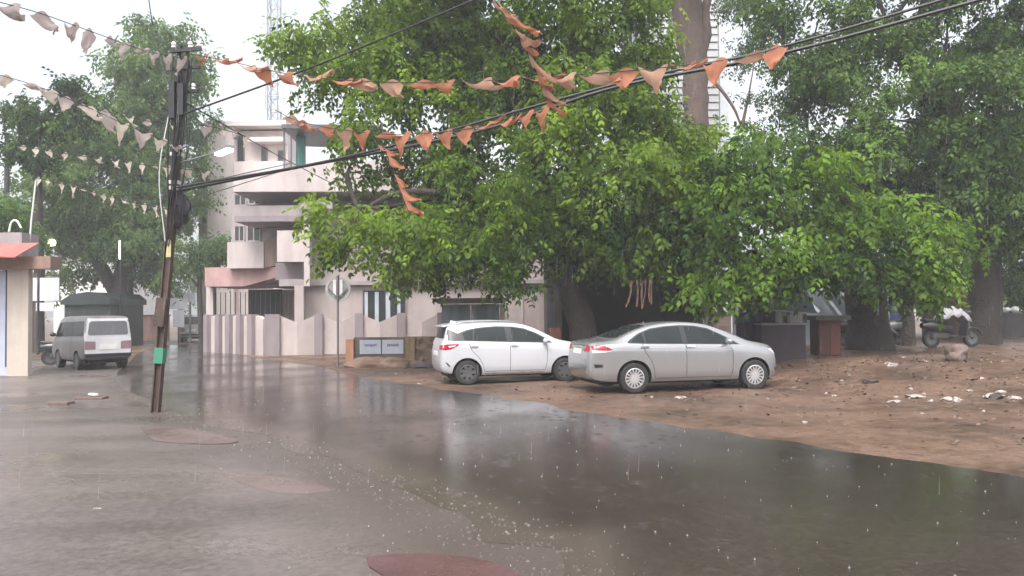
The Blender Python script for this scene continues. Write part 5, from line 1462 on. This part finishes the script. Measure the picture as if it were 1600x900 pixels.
def flag_mesh(p0, p1, down, drop, rnd_, wild):
    """wind-blown triangle hung along p0-p1"""
    u = p1 - p0
    n_ = u.cross(Vector((0, 0, -1)))
    n_ = n_.normalized() if n_.length > 1e-5 else Vector((0, 1, 0))
    dn = down.normalized()
    blow = rnd_.choice((rnd_.uniform(-.35, .3), rnd_.uniform(.3, 1.25), rnd_.uniform(.5, 1.4))) * wild; side = rnd_.uniform(-.55, .55); curl = rnd_.uniform(-1.6, 1.6); shrink = rnd_.uniform(.4, 1.05)
    N, v, f = 8, [], []
    for i in range(N + 1):
        t = i / N
        for j in range(N + 1):
            s = j / N
            w_ = (1 - t) * (s - .5) + (t * rnd_.uniform(-.004, .004))
            c = p0 + u * (.5 + w_)
            q = c + dn * drop * t * shrink * (1 - .25 * abs(blow) * t) + u * (blow * t ** 1.6 * .75) \
                + n_ * drop * (.28 * side * t + .13 * math.sin(3.2 * t + 2.6 * s * curl + side) * (t ** .7)) \
                + Vector((0, 0, 1)) * drop * (.42 * abs(blow) * t * t - .12 * math.sin(s * math.pi * 2 + curl) * (1 - t) - .06 * math.sin(s * 9 + side * 5) * t)
            q += Vector((noise.noise(Vector((s * 3, t * 3, side * 40))), noise.noise(Vector((s * 3, t * 3, side * 40 + 9))), noise.noise(Vector((s * 3, t * 3, curl * 40))))) * drop * .09 * (.3 + t)
            v.append(q)
    for i in range(N):
        for j in range(N):
            f.append((i * (N + 1) + j, i * (N + 1) + j + 1, (i + 1) * (N + 1) + j + 1, (i + 1) * (N + 1) + j))
    return MB().add(v, f)

def bunting(label, pts, flags, mats_, seed, wild=1.0, string_r=.006, down=(0, 0, -1)):
    """flags: (start, end, drop) along the line's photo columns (or rows for a steep line), lengths in metres"""
    rnd_ = random.Random(seed)
    C = crom([at(*p) for p in pts], 24)
    L = [0.0]
    for a, b in zip(C[:-1], C[1:]): L.append(L[-1] + (b - a).length)
    t = thing('bunting', label, 'bunting', C[0], 0, 'pennant strings over the street')
    MB().tube(C, string_r, 5).build('string', M_blackw, t, world=True)
    def on(s):
        s = max(0, min(L[-1] - 1e-4, s))
        i = max(k for k in range(len(L) - 1) if L[k] <= s)
        return C[i].lerp(C[i + 1], (s - L[i]) / max(1e-6, L[i + 1] - L[i]))
    n, wd, dr = flags
    for k in range(n):
        s0 = L[-1] * (k + .25 + rnd_.uniform(-.12, .12)) / n
        w_ = wd * rnd_.uniform(.8, 1.15)
        flag_mesh(on(s0), on(s0 + w_), Vector(down), dr * rnd_.uniform(.85, 1.2), rnd_, wild).build('pennant', mats_[k % len(mats_)] if rnd_.random() < .8 else mats_[-1], t, smooth=True, world=True)
    return t
bunting('string of greyed pink pennants from the top left corner to the pole top', [(-30, -4, 9.5), (60, 20, 10), (150, 52, 11), (230, 80, 12.4), (292, 92, 13.6)], (10, .33, .40), [M_pk], 1, .9)
bunting('longest string of orange pennants, from the pole top to the right hand cable', [(296, 84, 13.5), (360, 96, 13.1), (430, 112, 12.8), (520, 124, 12.5), (680, 129, 12.1), (840, 121, 11.8), (1010, 108, 11.6), (1150, 91, 11.5), (1230, 70, 11.4)], (22, .44, .40), [M_or, M_or, M_or2], 7, 1.1)
bunting('shorter string of orange pennants just above the black cable in the centre', [(430, 172, 12.6), (470, 190, 12.5), (560, 206, 12.4), (650, 209, 12.3), (760, 196, 12.1), (860, 166, 11.9)], (14, .34, .36), [M_or2, M_or, M_or], 23, 1.0)
bunting('steep string of ragged orange pennants coming down from the top centre', [(762, -12, 10.6), (790, 22, 10.8), (812, 60, 11), (832, 100, 11.2), (846, 135, 11.4), (860, 172, 11.6)], (8, .30, .42), [M_or2, M_or], 5, .7, down=(.8, 0, -.6))
bunting('loose tail of torn orange pennants hanging free in front of the left foliage', [(585, 222, 11.9), (600, 232, 11.9), (612, 262, 11.9), (626, 300, 11.9), (640, 335, 11.9)], (5, .26, .34), [M_or], 9, .3, down=(.9, -.1, -.35))
bunting('string of dull pink pennants from the left edge down to the middle of the pole', [(-20, 112, 11.5), (50, 132, 12), (120, 160, 12.4), (200, 196, 13), (286, 232, 13.5)], (10, .30, .34), [M_cr, M_pk], 13, .8)
bunting('second string of dull pink pennants above the off white rows, ending at the pole', [(110, 160, 14.5), (180, 178, 14.2), (250, 192, 13.8), (330, 198, 14.2), (390, 215, 16)], (9, .27, .30), [M_cr, M_pk], 17, .8)
bunting('nearly level string of off white pennants across the hazy left tree', [(20, 226, 15.5), (110, 241, 15), (200, 254, 14.5), (280, 263, 13.7), (330, 270, 14.2)], (13, .24, .24), [M_cr], 19, .6)
bunting('lowest string of small off white pennants sloping down to the pole on the left', [(50, 276, 16.5), (120, 293, 15.8), (190, 312, 14.8), (268, 328, 13.7)], (13, .21, .22), [M_cr], 27, .5)

M_gar = mat('dried_petals', (.10, .05, .035), .9, var=.4, scale=9)
# dried garland under the middle tree
gd = thing('hanging_garland', 'dried orange brown garland strips hanging under the middle tree above the saloon roof', 'garland', at(990, 440, 19.5))
rnd = random.Random(8)
for k in range(7):
    px = 984 + k * 6 + rnd.uniform(-3, 3)
    P = crom([at(px, 438, 19.5), at(px + rnd.uniform(-4, 4), 455, 19.5), at(px + rnd.uniform(-6, 6), 470 + rnd.uniform(0, 14), 19.45)], 5)
    s_ = MB()
    for a, b in zip(P[:-1], P[1:]):
        s_.bar(a, b, rnd.uniform(.015, .05), .012, up=(0, 1, 0))
    s_.build('strip', M_gar, gd, world=True)

# ------------------------------------------------------------------ shop, stall and clutter under the right hand trees
def X_(px, Y): return pX(px, Y)
shop = thing('dark_shop', 'deep unlit open fronted shop behind the leaning trunk and the silver saloon', 'shop', Vector((X_(985, 29), 32, 0)))
M_unlit = mat('unlit_black_wall', (0.016, 0.014, 0.016), 0.85, var=0.3, scale=1.2)  # near-black colour carries the darkness of the unlit shop and stall
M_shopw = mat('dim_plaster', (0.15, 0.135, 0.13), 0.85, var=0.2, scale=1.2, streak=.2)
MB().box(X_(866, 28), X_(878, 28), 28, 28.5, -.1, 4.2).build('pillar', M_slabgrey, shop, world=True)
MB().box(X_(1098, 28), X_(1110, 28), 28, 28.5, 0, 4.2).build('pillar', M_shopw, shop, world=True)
MB().box(X_(866, 28), X_(878, 28), 28.5, 35, -.1, 4.2).build('side_wall', M_unlit, shop, world=True)
MB().box(X_(1098, 28), X_(1110, 28), 28.5, 35, -.1, 4.2).build('side_wall', M_unlit, shop, world=True)
MB().box(X_(860, 28), X_(1114, 28), 35, 35.3, -.1, 4.2).build('back_wall', M_unlit, shop, world=True)
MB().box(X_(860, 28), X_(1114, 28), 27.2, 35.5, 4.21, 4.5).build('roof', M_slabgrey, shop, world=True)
MB().box(X_(878, 28), X_(1098, 28), 28.1, 28.4, 3.3, 4.2).build('lintel', M_unlit, shop, world=True)
rb_ = gnd(866, 560)
tag(MB().box(X_(857, 22.5), X_(876, 22.5), 22.5, 22.9, 0, pz(866, 513, 22.5)).build('rust_red_box', mat('rust_red', (.24, .075, .055), .7, var=.25, scale=3), bevel=.02), 'rust red box standing beside the leaning trunk behind the white hatchback', 'box')

pw = thing('painted_wall', 'pale grey blue wall with slanting awning strips behind the stall and thick trunk', 'wall', Vector((X_(1260, 27), 27, .4)))
M_pb = mat('grey_blue_plaster', (0.20, 0.22, 0.25), 0.75, var=0.18, scale=1, streak=.25)
MB().box(X_(1150, 27), X_(1388, 27), 27, 27.3, 0, pz(1260, 436, 27)).build('wall_body', M_pb, pw, world=True)
for a, b in (((1172, 450), (1208, 478)), ((1232, 446), (1278, 488)), ((1300, 452), (1332, 470)), ((1310, 492), (1280, 452))):
    p, q = at(*a, 26.6), at(*b, 26.4)
    MB().bar(p, q, .10, .35, up=(0, 1, 0)).build('awning_strip', mat('pale_awning', (.36, .40, .45), .7, var=.15), pw, world=True)
MB().lathe([(.17, -.04), (.32, -.04), (.32, .04), (.17, .04), (.17, -.04)], tuple(at(1323, 508, 26.8)), 24, 'y').build('round_ornament', M_white, pw, smooth=True, world=True)
MB().box(X_(1311, 27), X_(1336, 27), 26.8, 26.99, .3, pz(1323, 520, 26.8)).build('plinth', mat('pale_awning', (.36, .40, .45)), pw, world=True)

ps = gnd(1147, 560)
tag(MB().tube([(X_(1147, 21), 21, 0.0), (X_(1147, 21), 21, pz(1147, 466, 21))], .045, 8).build('post', mat('pale_blue_post', (.50, .53, .62), .5, var=.1)), 'pale bluish white post beside the blue cloth left of the stall', 'post')
bn = thing('blue_cloth', 'blue and purple cloth hung between the pale post and the stall', 'cloth', Vector((X_(1170, 21.2), 21.2, .5)))
def cloth(name, m, px0, px1, py0, py1, Y, parent, amp=.04):
    mb, N = MB(), 14
    for i in range(N + 1):
        x = X_(px0 + (px1 - px0) * i / N, Y)
        y = Y + amp * math.sin(i * 1.4)
        for z in (pz(px0, py1, Y), pz(px0, py0, Y)):
            mb.v += [(x, y, z), (x, y + .012, z)]
    for i in range(N):
        o = i * 4
        mb.f += [(o, o + 4, o + 6, o + 2), (o + 1, o + 3, o + 7, o + 5), (o + 2, o + 6, o + 7, o + 3), (o, o + 1, o + 5, o + 4)]
    mb.f += [(0, 2, 3, 1), (N * 4, N * 4 + 1, N * 4 + 3, N * 4 + 2)]
    return mb.build(name, m, parent, smooth=True, world=True)
cloth('blue_band', mat('blue_cloth', (.04, .085, .17), .8, var=.2, scale=3), 1149, 1190, 488, 503, 21.2, bn)
cloth('purple_band', mat('indigo_cloth', (.035, .03, .075), .8, var=.2, scale=3), 1149, 1190, 503.2, 548, 21.2, bn)

Yst = 20.6
st = thing('stall', 'dark purple street stall with a grey tarpaulin roof in front of the grey blue wall', 'stall', Vector((X_(1225, Yst), Yst + .5, gz(X_(1225, Yst), Yst))))
M_pur = mat('dark_purple_board', (.032, .021, .033), .65, var=.25, scale=3, streak=.2)
zg = gz(X_(1225, Yst), Yst) - .08
MB().box(X_(1189, Yst), X_(1258, Yst), Yst, Yst + .9, zg, pz(1225, 508, Yst)).build('counter', M_pur, st, world=True)
MB().box(X_(1187, Yst), X_(1261, Yst), Yst - .06, Yst + 1, pz(1225, 508, Yst) + .002, pz(1225, 505, Yst)).build('counter_top', mat('worn_edge', (.20, .18, .19), .6, var=.2), st, world=True)
for px in (1190, 1259):
    for dy in (.03, 1.2):
        MB().box(X_(px, Yst) - .03, X_(px, Yst) + .03, Yst + dy, Yst + dy + .06, zg if dy > 1 else pz(1225, 505, Yst) + .002, pz(1225, 478, Yst)).build('post', M_dst, st, world=True)
MB().box(X_(1189, Yst), X_(1262, Yst), Yst + 1.28, Yst + 1.32, zg, pz(1225, 478, Yst)).build('back_panel', M_unlit, st, world=True)
MB().hexa([at(1184, 484, Yst - .4), at(1276, 492, Yst - .4), at(1262, 458, Yst + 1.6), at(1214, 452, Yst + 1.6)],
          [at(1184, 482, Yst - .4), at(1276, 489.5, Yst - .4), at(1262, 455, Yst + 1.6), at(1214, 449, Yst + 1.6)]).build('tarpaulin_roof', mat('grey_tarpaulin', (.20, .21, .23), .5, var=.2, scale=3), st, world=True)
for nm, px, lb, wd in (('jar', 1223, 'pale jar standing on the stall counter', .11), ('carton', 1250, 'white carton at the right end of the stall counter', .17)):
    z0 = pz(1225, 505, Yst) + .002
    b = Vector((X_(px, Yst), Yst + .3, z0))
    if nm == 'jar':
        o = MB().lathe([(.001, 0), (wd, 0), (wd, .22), (wd * .7, .27), (wd * .7, .31), (.001, .31)], b, 16).build('jar', mat('pale_plastic', (.42, .42, .43), .4, var=.2), smooth=True)
    else:
        o = MB().box(b.x - wd, b.x + wd, b.y, b.y + .22, b.z, b.z + .24).build('carton', M_white, bevel=.01)
    tag(o, lb, nm)
Yc_ = 20.9
cbt = thing('cabinet', 'red brown wooden cabinet under a greenish slab right of the purple stall', 'cabinet', Vector((X_(1295, Yc_), Yc_ + .3, gz(X_(1295, Yc_), Yc_))))
M_redw = mat('red_brown_wood', (.10, .032, .025), .6, var=.3, scale=3, streak=.25)
zg = gz(X_(1295, Yc_), Yc_) - .08
MB().box(X_(1278, Yc_), X_(1313, Yc_), Yc_, Yc_ + .6, zg, pz(1295, 500, Yc_)).build('body', M_redw, cbt, world=True)
MB().box(X_(1280, Yc_), X_(1294.6, Yc_), Yc_ - .03, Yc_ - .002, zg + .12, pz(1295, 503, Yc_)).build('door', M_redw, cbt, world=True)
MB().box(X_(1296, Yc_), X_(1311, Yc_), Yc_ - .03, Yc_ - .002, zg + .12, pz(1295, 503, Yc_)).build('door', mat('redder_wood', (.13, .036, .028), .6, var=.3, scale=3), cbt, world=True)
MB().box(X_(1268, Yc_), X_(1322, Yc_), Yc_ - .3, Yc_ + .9, pz(1295, 500, Yc_) + .002, pz(1295, 493, Yc_)).build('top_slab', mat('mossy_slab', (.09, .095, .08), .8, var=.3, scale=3), cbt, world=True)

bwall = thing('brick_wall', 'crumbling low brick wall piece between the dark shop and the pale post', 'wall', Vector((X_(1124, 26), 26, .3)))
M_brick = bpy.data.materials.new('old_brick'); M_brick.use_nodes = True
_n, _l = M_brick.node_tree.nodes, M_brick.node_tree.links
_t = _n.new('ShaderNodeTexCoord'); _m = _n.new('ShaderNodeMapping'); _m.inputs['Rotation'].default_value = (R(90), 0, 0)
_k = _n.new('ShaderNodeTexBrick'); _k.inputs['Scale'].default_value = 2.2
_k.inputs['Color1'].default_value = (.16, .10, .085, 1); _k.inputs['Color2'].default_value = (.23, .17, .15, 1); _k.inputs['Mortar'].default_value = (.13, .12, .115, 1)
_l.new(_t.outputs['Object'], _m.inputs['Vector']); _l.new(_m.outputs[0], _k.inputs['Vector']); _l.new(_k.outputs['Color'], _n['Principled BSDF'].inputs['Base Color'])
_n['Principled BSDF'].inputs['Roughness'].default_value = .85
MB().box(X_(1111, 26), X_(1142, 26), 26, 26.3, 0, pz(1124, 491, 26)).build('brickwork', M_brick, bwall, world=True)
MB().box(X_(1110, 26), X_(1143, 26), 25.95, 26.35, pz(1124, 491, 26) + .002, pz(1124, 487.5, 26)).build('coping', M_shopw, bwall, world=True)

yw = thing('yard_wall', 'long dim grey yard wall behind the right hand trunk', 'wall', Vector((X_(1560, 30), 30, .5)))
MB().box(X_(1530, 30), X_(1760, 30), 30, 30.3, 0, pz(1570, 491, 30)).build('wall_body', mat('dim_grey_wall', (.10, .095, .095), .85, var=.3, scale=1, streak=.3), yw, world=True)
MB().box(X_(1528, 30), X_(1765, 30), 29.95, 30.35, pz(1570, 491, 30) + .002, pz(1570, 489, 30)).build('coping', M_shopw, yw, world=True)
rw = thing('reddish_wall', 'taller reddish brown wall stretch between the slim trunk and the right hand trunk', 'wall', Vector((X_(1480, 29), 29, .5)))
MB().box(X_(1446, 29), X_(1528, 29), 29, 29.3, 0, pz(1490, 452, 29)).build('wall_body', mat('reddish_plaster', (.15, .085, .07), .85, var=.25, scale=1.2, streak=.3), rw, world=True)
bp_ = thing('metal_sheet', 'dark blue ribbed metal sheet beside the pale post right of the thick trunk', 'panel', Vector((X_(1399, 25.8), 25.8, .5)))
b_ = MB()
for k in range(7):
    z = .5 + k * .24
    b_.box(X_(1389, 25.8), X_(1411, 25.8), 25.8, 25.84 + (k % 2) * .02, z, z + .235)
b_.build('sheet', mat('navy_sheet', (.035, .06, .16), .5, var=.2, scale=2), bp_, world=True)
tag(MB().tube([(X_(1387, 25.6), 25.6, .3), (X_(1387, 25.6), 25.6, pz(1387, 444, 25.6))], .05, 8).build('post', mat('pale_blue_post', (.50, .53, .62))), 'pale bluish post right of the thick dark trunk, beside the blue sheet', 'post')
for k, (px, w_) in enumerate(((1558, 10), (1574, 14), (1590, 11))):
    tag(MB().blob((X_(px, 30), 30.15, pz(1570, 489, 30) + .10), (w_ * .024 * .6, .14, .12), k + 30, 2, .6).build('white_bundle', M_white, smooth=True), ['small white bundle, the left one on the yard wall', 'larger white bundle, the middle one on the yard wall', 'white bundle, the right one on the yard wall'][k], 'bundle', 'white bundles on the yard wall')
# white sheet over a motorbike
wx, wy = X_(1486, 22.4), 22.4
bk = scooter('scooter', 'dark scooter under the white plastic sheet by the right hand trunk', Vector((wx - .55, wy + .05, gz(wx, wy))), R(8), M_blackp)
sheet = MB(); N = 12
for i in range(N + 1):
    for j in range(7):
        s, t = i / N - .5, j / 6 - .5
        sheet.v.append((wx + s * .85 + .03 * math.sin(j * 2), wy + t * .55, gz(wx, wy) + 1.13 - .35 * abs(t) ** 1.5 * 2 - .22 * (abs(s) * 2) ** 3 + .05 * math.sin(i * 1.7 + j)))
for i in range(N):
    for j in range(6):
        sheet.f.append((i * 7 + j, i * 7 + j + 1, (i + 1) * 7 + j + 1, (i + 1) * 7 + j))
so = sheet.build('white_sheet', mat('white_plastic', (.27, .27, .29), .45, var=.25, scale=3), smooth=True)
md = so.modifiers.new('thickness', 'SOLIDIFY'); md.thickness = .012
tag(so, 'white plastic sheet thrown over a dark scooter by the right hand trunk', 'sheet')
sk = gnd(1500, 558)
tag(MB().blob((sk.x, sk.y + .15, sk.z + .17), (.24, .2, .21), 3, 3, .45).build('sack', mat('beige_sack', (.15, .11, .095), .8, var=.3, scale=7), smooth=True), 'bulging beige sack lying on the dirt in front of the right hand trunk', 'sack')

# ------------------------------------------------------------------ small things on the ground
M_lit = mat('white_litter', (.34, .30, .28), .6, var=.15, scale=6)
def scrap(px, py, wpx, lb, grp=None, h=.35, m=None, name='paper_scrap'):
    p = gnd(px, py)
    w_ = wpx / 2 * p.y / F
    o = MB().blob((0, 0, 0), (w_, w_ * .7, w_ * h + .008), int(px), 2, .9).move((p.x, p.y, p.z + w_ * h * .5)).build(name, m or M_lit, smooth=True, flat_angle=30)
    return tag(o, lb, 'litter', grp, kind='thing')
scrap(1396, 629, 22, 'flattened white litter scrap lying alone on the bare dirt nearest the street', h=.2)
scrap(1430, 597, 30, 'spread heap of white litter below the thick trunk', h=.22)
scrap(1482, 588, 26, 'white plastic bag, the left of two touching bags on the litter strip', h=.3)
scrap(1492, 584, 14, 'rounded white bag sitting higher than its neighbour on the litter strip', h=.6)
scrap(1545, 588, 20, 'white crumpled bag beside dark rubbish at the right', h=.5)
scrap(1560, 597, 20, 'flat white scrap right of the crumpled bag', h=.2)
scrap(1063, 622, 17, 'flattened pale scrap in front of the silver saloon', h=.2)
scrap(152, 796, 12, 'small pale scrap alone on the wet forecourt', h=.25)
G = 'small white litter scraps scattered on the dirt'
for px, py, w_ in ((1399, 593, 8), (1454, 593, 10), (1484, 601, 8), (1444, 616, 6), (1515, 611, 10), (1564, 612, 14), (1582, 622, 16), (1395, 564, 14), (1386, 563, 8), (1315, 589, 6), (1303, 619, 7), (1441, 647, 6), (1537, 643, 6), (1257, 661, 9), (1327, 564, 5), (1413, 559, 6), (1448, 560, 6), (1018, 621, 5), (1200, 624, 5), (1534, 569, 8), (1422, 575, 8), (1500, 596, 8), (1590, 590, 10), (619, 585, 5), (654, 600, 4), (1240, 570, 6), (1290, 575, 5)):
    scrap(px, py, w_, 'small white scrap of litter scattered on the brown dirt', G)
M_dk = mat('dark_rubbish', (.06, .045, .04), .8, var=.3, scale=5)
for px, py, w_, lb in ((1358, 597, 22, 'low dark brown rubbish lump left of the white litter heap'), (1552, 583, 26, 'dark rubbish lump behind the crumpled white bag'), (1196, 604, 9, 'small grey stone by the front wheel of the saloon')):
    scrap(px, py, w_, lb, m=M_dk, name='rubbish_lump')
M_bk = mat('dark_brick', (.13, .085, .075), .7, var=.3, scale=6)
for px, py, ln, lb in ((96, 632, 30, 'dark broken slab on the forecourt, the nearer of the two by the pole'), (143, 624, 44, 'dark broken slab on the forecourt, the farther of the two with a white stone on it')):
    p = gnd(px, py); L2 = ln / 2 * p.y / F
    tag(MB().box(-L2, L2, -.14, .14, -.02, .055).move((p.x, p.y, 0)).build('broken_slab', M_bk, bevel=.02), lb, 'slab')
p = gnd(147, 623)
tag(MB().blob((p.x, p.y - .03, .085), (.11, .07, .035), 4, 2, .4).build('white_stone', M_white, smooth=True), 'white stone resting on the dark broken slab near the pole', 'stone')

def scatter(name, label, cat, pts, m, kind_shape, seed):
    rng = random.Random(seed)
    mb = MB()
    for (x, y, z, s) in pts:
        a = rng.uniform(0, 6.28)
        if kind_shape == 'stone':
            r = [s * rng.uniform(.6, 1.2) for _ in range(3)]
            q = [Vector((math.cos(a + k * 1.57) * r[k % 2], math.sin(a + k * 1.57) * r[(k + 1) % 2], 0)) for k in range(4)]
            o = len(mb.v)
            mb.v += [(x + p.x, y + p.y, z - s * .2) for p in q] + [(x + p.x * .6, y + p.y * .6, z + r[2] * .55) for p in q]
            mb.f += [(o + 4, o + 5, o + 6, o + 7)] + [(o + k, o + (k + 1) % 4, o + 4 + (k + 1) % 4, o + 4 + k) for k in range(4)]
        elif kind_shape == 'flake':
            u = Vector((math.cos(a), math.sin(a), rng.uniform(-.4, .4))) * s
            v = Vector((-math.sin(a), math.cos(a), rng.uniform(-.4, .4))) * s * rng.uniform(.3, .8)
            c = Vector((x, y, z + s * .35)); o = len(mb.v)
            mb.v += [tuple(c - u - v), tuple(c + u - v * .4), tuple(c + u * .7 + v), tuple(c - u * .8 + v)]
            mb.f.append((o, o + 1, o + 2, o + 3))
        else:                                             # raindrop crown: a ring of little spikes and a jet
            o = len(mb.v)
            n = 5
            mb.v += [(x + s * .5 * math.cos(k * 6.283 / n + a), y + s * .5 * math.sin(k * 6.283 / n + a), z) for k in range(n)]
            mb.v += [(x + s * .8 * math.cos(k * 6.283 / n + a + .6), y + s * .8 * math.sin(k * 6.283 / n + a + .6), z + s * rng.uniform(.4, 1.0)) for k in range(n)]
            for k in range(n):
                mb.f.append((o + k, o + (k + 1) % n, o + n + k))
            o = len(mb.v); h_ = s * rng.uniform(1.0, 2.8)
            mb.v += [(x - s * .16, y, z), (x + s * .16, y - s * .1, z), (x + s * .05, y + s * .14, z), (x, y, z + h_)]
            mb.f += [(o, o + 1, o + 3), (o + 1, o + 2, o + 3), (o + 2, o, o + 3)]
    return tag(mb.build(name, m), label, cat, kind='stuff')
rng = random.Random(77)
pts = []
for _ in range(1500):
    i = rng.randrange(10, 110)
    if i + 1 >= len(le_): continue
    a = le_[i].lerp(le_[i + 1], rng.random())
    x = a.x + rng.gauss(-.05, .3)
    pts.append((x, a.y + rng.gauss(0, .1), .012, rng.choice((.004, .005, .007, .009, .014)) * (1 + a.y * .02)))
scatter('gravel', 'pale wet gravel strewn along the edge between forecourt and street', 'gravel', pts, mat('pale_gravel', (.13, .115, .10), .4, var=.35, scale=9), 'stone', 1)
pts = []
for _ in range(15000):
    x, y = rng.uniform(-4, 19), rng.uniform(9, 26)
    d = (x - 3.3) * .83 + (y - 10) * .56
    band = .25 + .75 * math.exp(-((d - 8.5) / 3.2) ** 2)
    if d < .5 or rng.random() > band: continue
    pts.append((x, y, gz(x, y), rng.choice((.012, .015, .02, .03, .045))))
scatter('leaf_litter', 'brown leaf litter and scraps covering the dirt under the trees', 'leaf litter', pts, mat('brown_litter', (.16, .11, .075), .7, var=.6, scale=9, col2=(.05, .032, .02)), 'flake', 2)
pts = []
for _ in range(17000):
    x, y = rng.uniform(-4, 21), rng.uniform(9, 25)
    d = (x - 3.3) * .83 + (y - 10) * .56
    if d < 1.2 or rng.random() > math.exp(-((d - 9.5) / 3.2) ** 2) or noise.noise((x * .8, y * .8, 4)) < -.1: continue
    pts.append((x, y, gz(x, y), rng.choice((.010, .014, .02, .028, .04))))
scatter('dry_leaves', 'paler dry leaves and torn paper bits strewn thickly before the tree trunks', 'leaf litter', pts, mat('tan_litter', (.22, .17, .115), .7, var=.6, scale=11, col2=(.09, .07, .035)), 'flake', 5)
pts = []
for _ in range(420):
    i = rng.randrange(4, len(le_) - 30)
    a, b = le_[i], re_[i]
    p = a.lerp(b, rng.uniform(-.25, 1.0))
    if p.y > 19: continue
    pts.append((p.x + rng.gauss(0, .3), p.y + rng.gauss(0, .3), .014, rng.choice((.004, .005, .007, .009, .013)) * (.7 + p.y * .04)))
scatter('rain_splashes', 'tiny white splashes of rain bouncing off the wet street', 'rain splashes', pts, mat('splash_water', (.45, .45, .46), .15, var=0), 'crown', 3)

# falling rain: thin slanting streaks of water
rb_ = MB()
for _ in range(1300):
    y = rng.uniform(6, 24); x = rng.uniform(-.72, .72) * y; z = rng.uniform(0.1, 7.5)
    L_ = rng.uniform(.10, .26); w_ = .00055
    o = len(rb_.v)
    rb_.v += [(x - w_, y, z), (x + w_, y, z), (x, y + w_ * 1.6, z), (x + .06 * L_, y, z + L_)]
    rb_.f += [(o, o + 1, o + 3), (o + 1, o + 2, o + 3), (o + 2, o, o + 3), (o, o + 2, o + 1)]
tag(rb_.build('rain', mat('rain_water', (.62, .63, .65), .1, var=0)), 'thin streaks of falling rain over the street', 'rain', kind='stuff')

# ------------------------------------------------------------------ unseen house added behind the viewpoint for shade and reflections
added_house = thing('house', 'plain cream two storey house added unseen behind the viewpoint for shade and reflections', 'house', (0, -11, 0))
MB().box(-34, 30, -19, -11, -.1, 7.2).build('wall', M_cream, added_house, world=True)
MB().box(-34.4, 30.4, -19.4, -10.4, 7.202, 7.5).build('roof', M_grey_mauve, added_house, world=True)
for x in range(-32, 29, 5):
    for z in (.9, 4.3):
        f = MB().box(x, x + 1.6, -11.0, -10.94, z, z + 1.5).build('window', M_white, added_house, world=True)
        q = MB().box(x + .08, x + 1.52, -10.938, -10.93, z + .08, z + 1.42).build('pane', M_glass, added_house, world=True)
        q.parent = f

# ------------------------------------------------------------------ rain haze
mh = bpy.data.materials.new('rain_haze')
mh.use_nodes = True
n, l = mh.node_tree.nodes, mh.node_tree.links
n.remove(n['Principled BSDF'])
pv = n.new('ShaderNodeVolumePrincipled')
pv.inputs['Color'].default_value = (.93, .94, .96, 1)
pv.inputs['Density'].default_value = HAZE
l.new(pv.outputs[0], n['Material Output'].inputs['Volume'])
hz = MB().box(-320, 320, -80, 420, -1.5, 27.0).build('haze', mh)
tag(hz, 'pale rain haze filling the street', 'haze', kind='stuff')
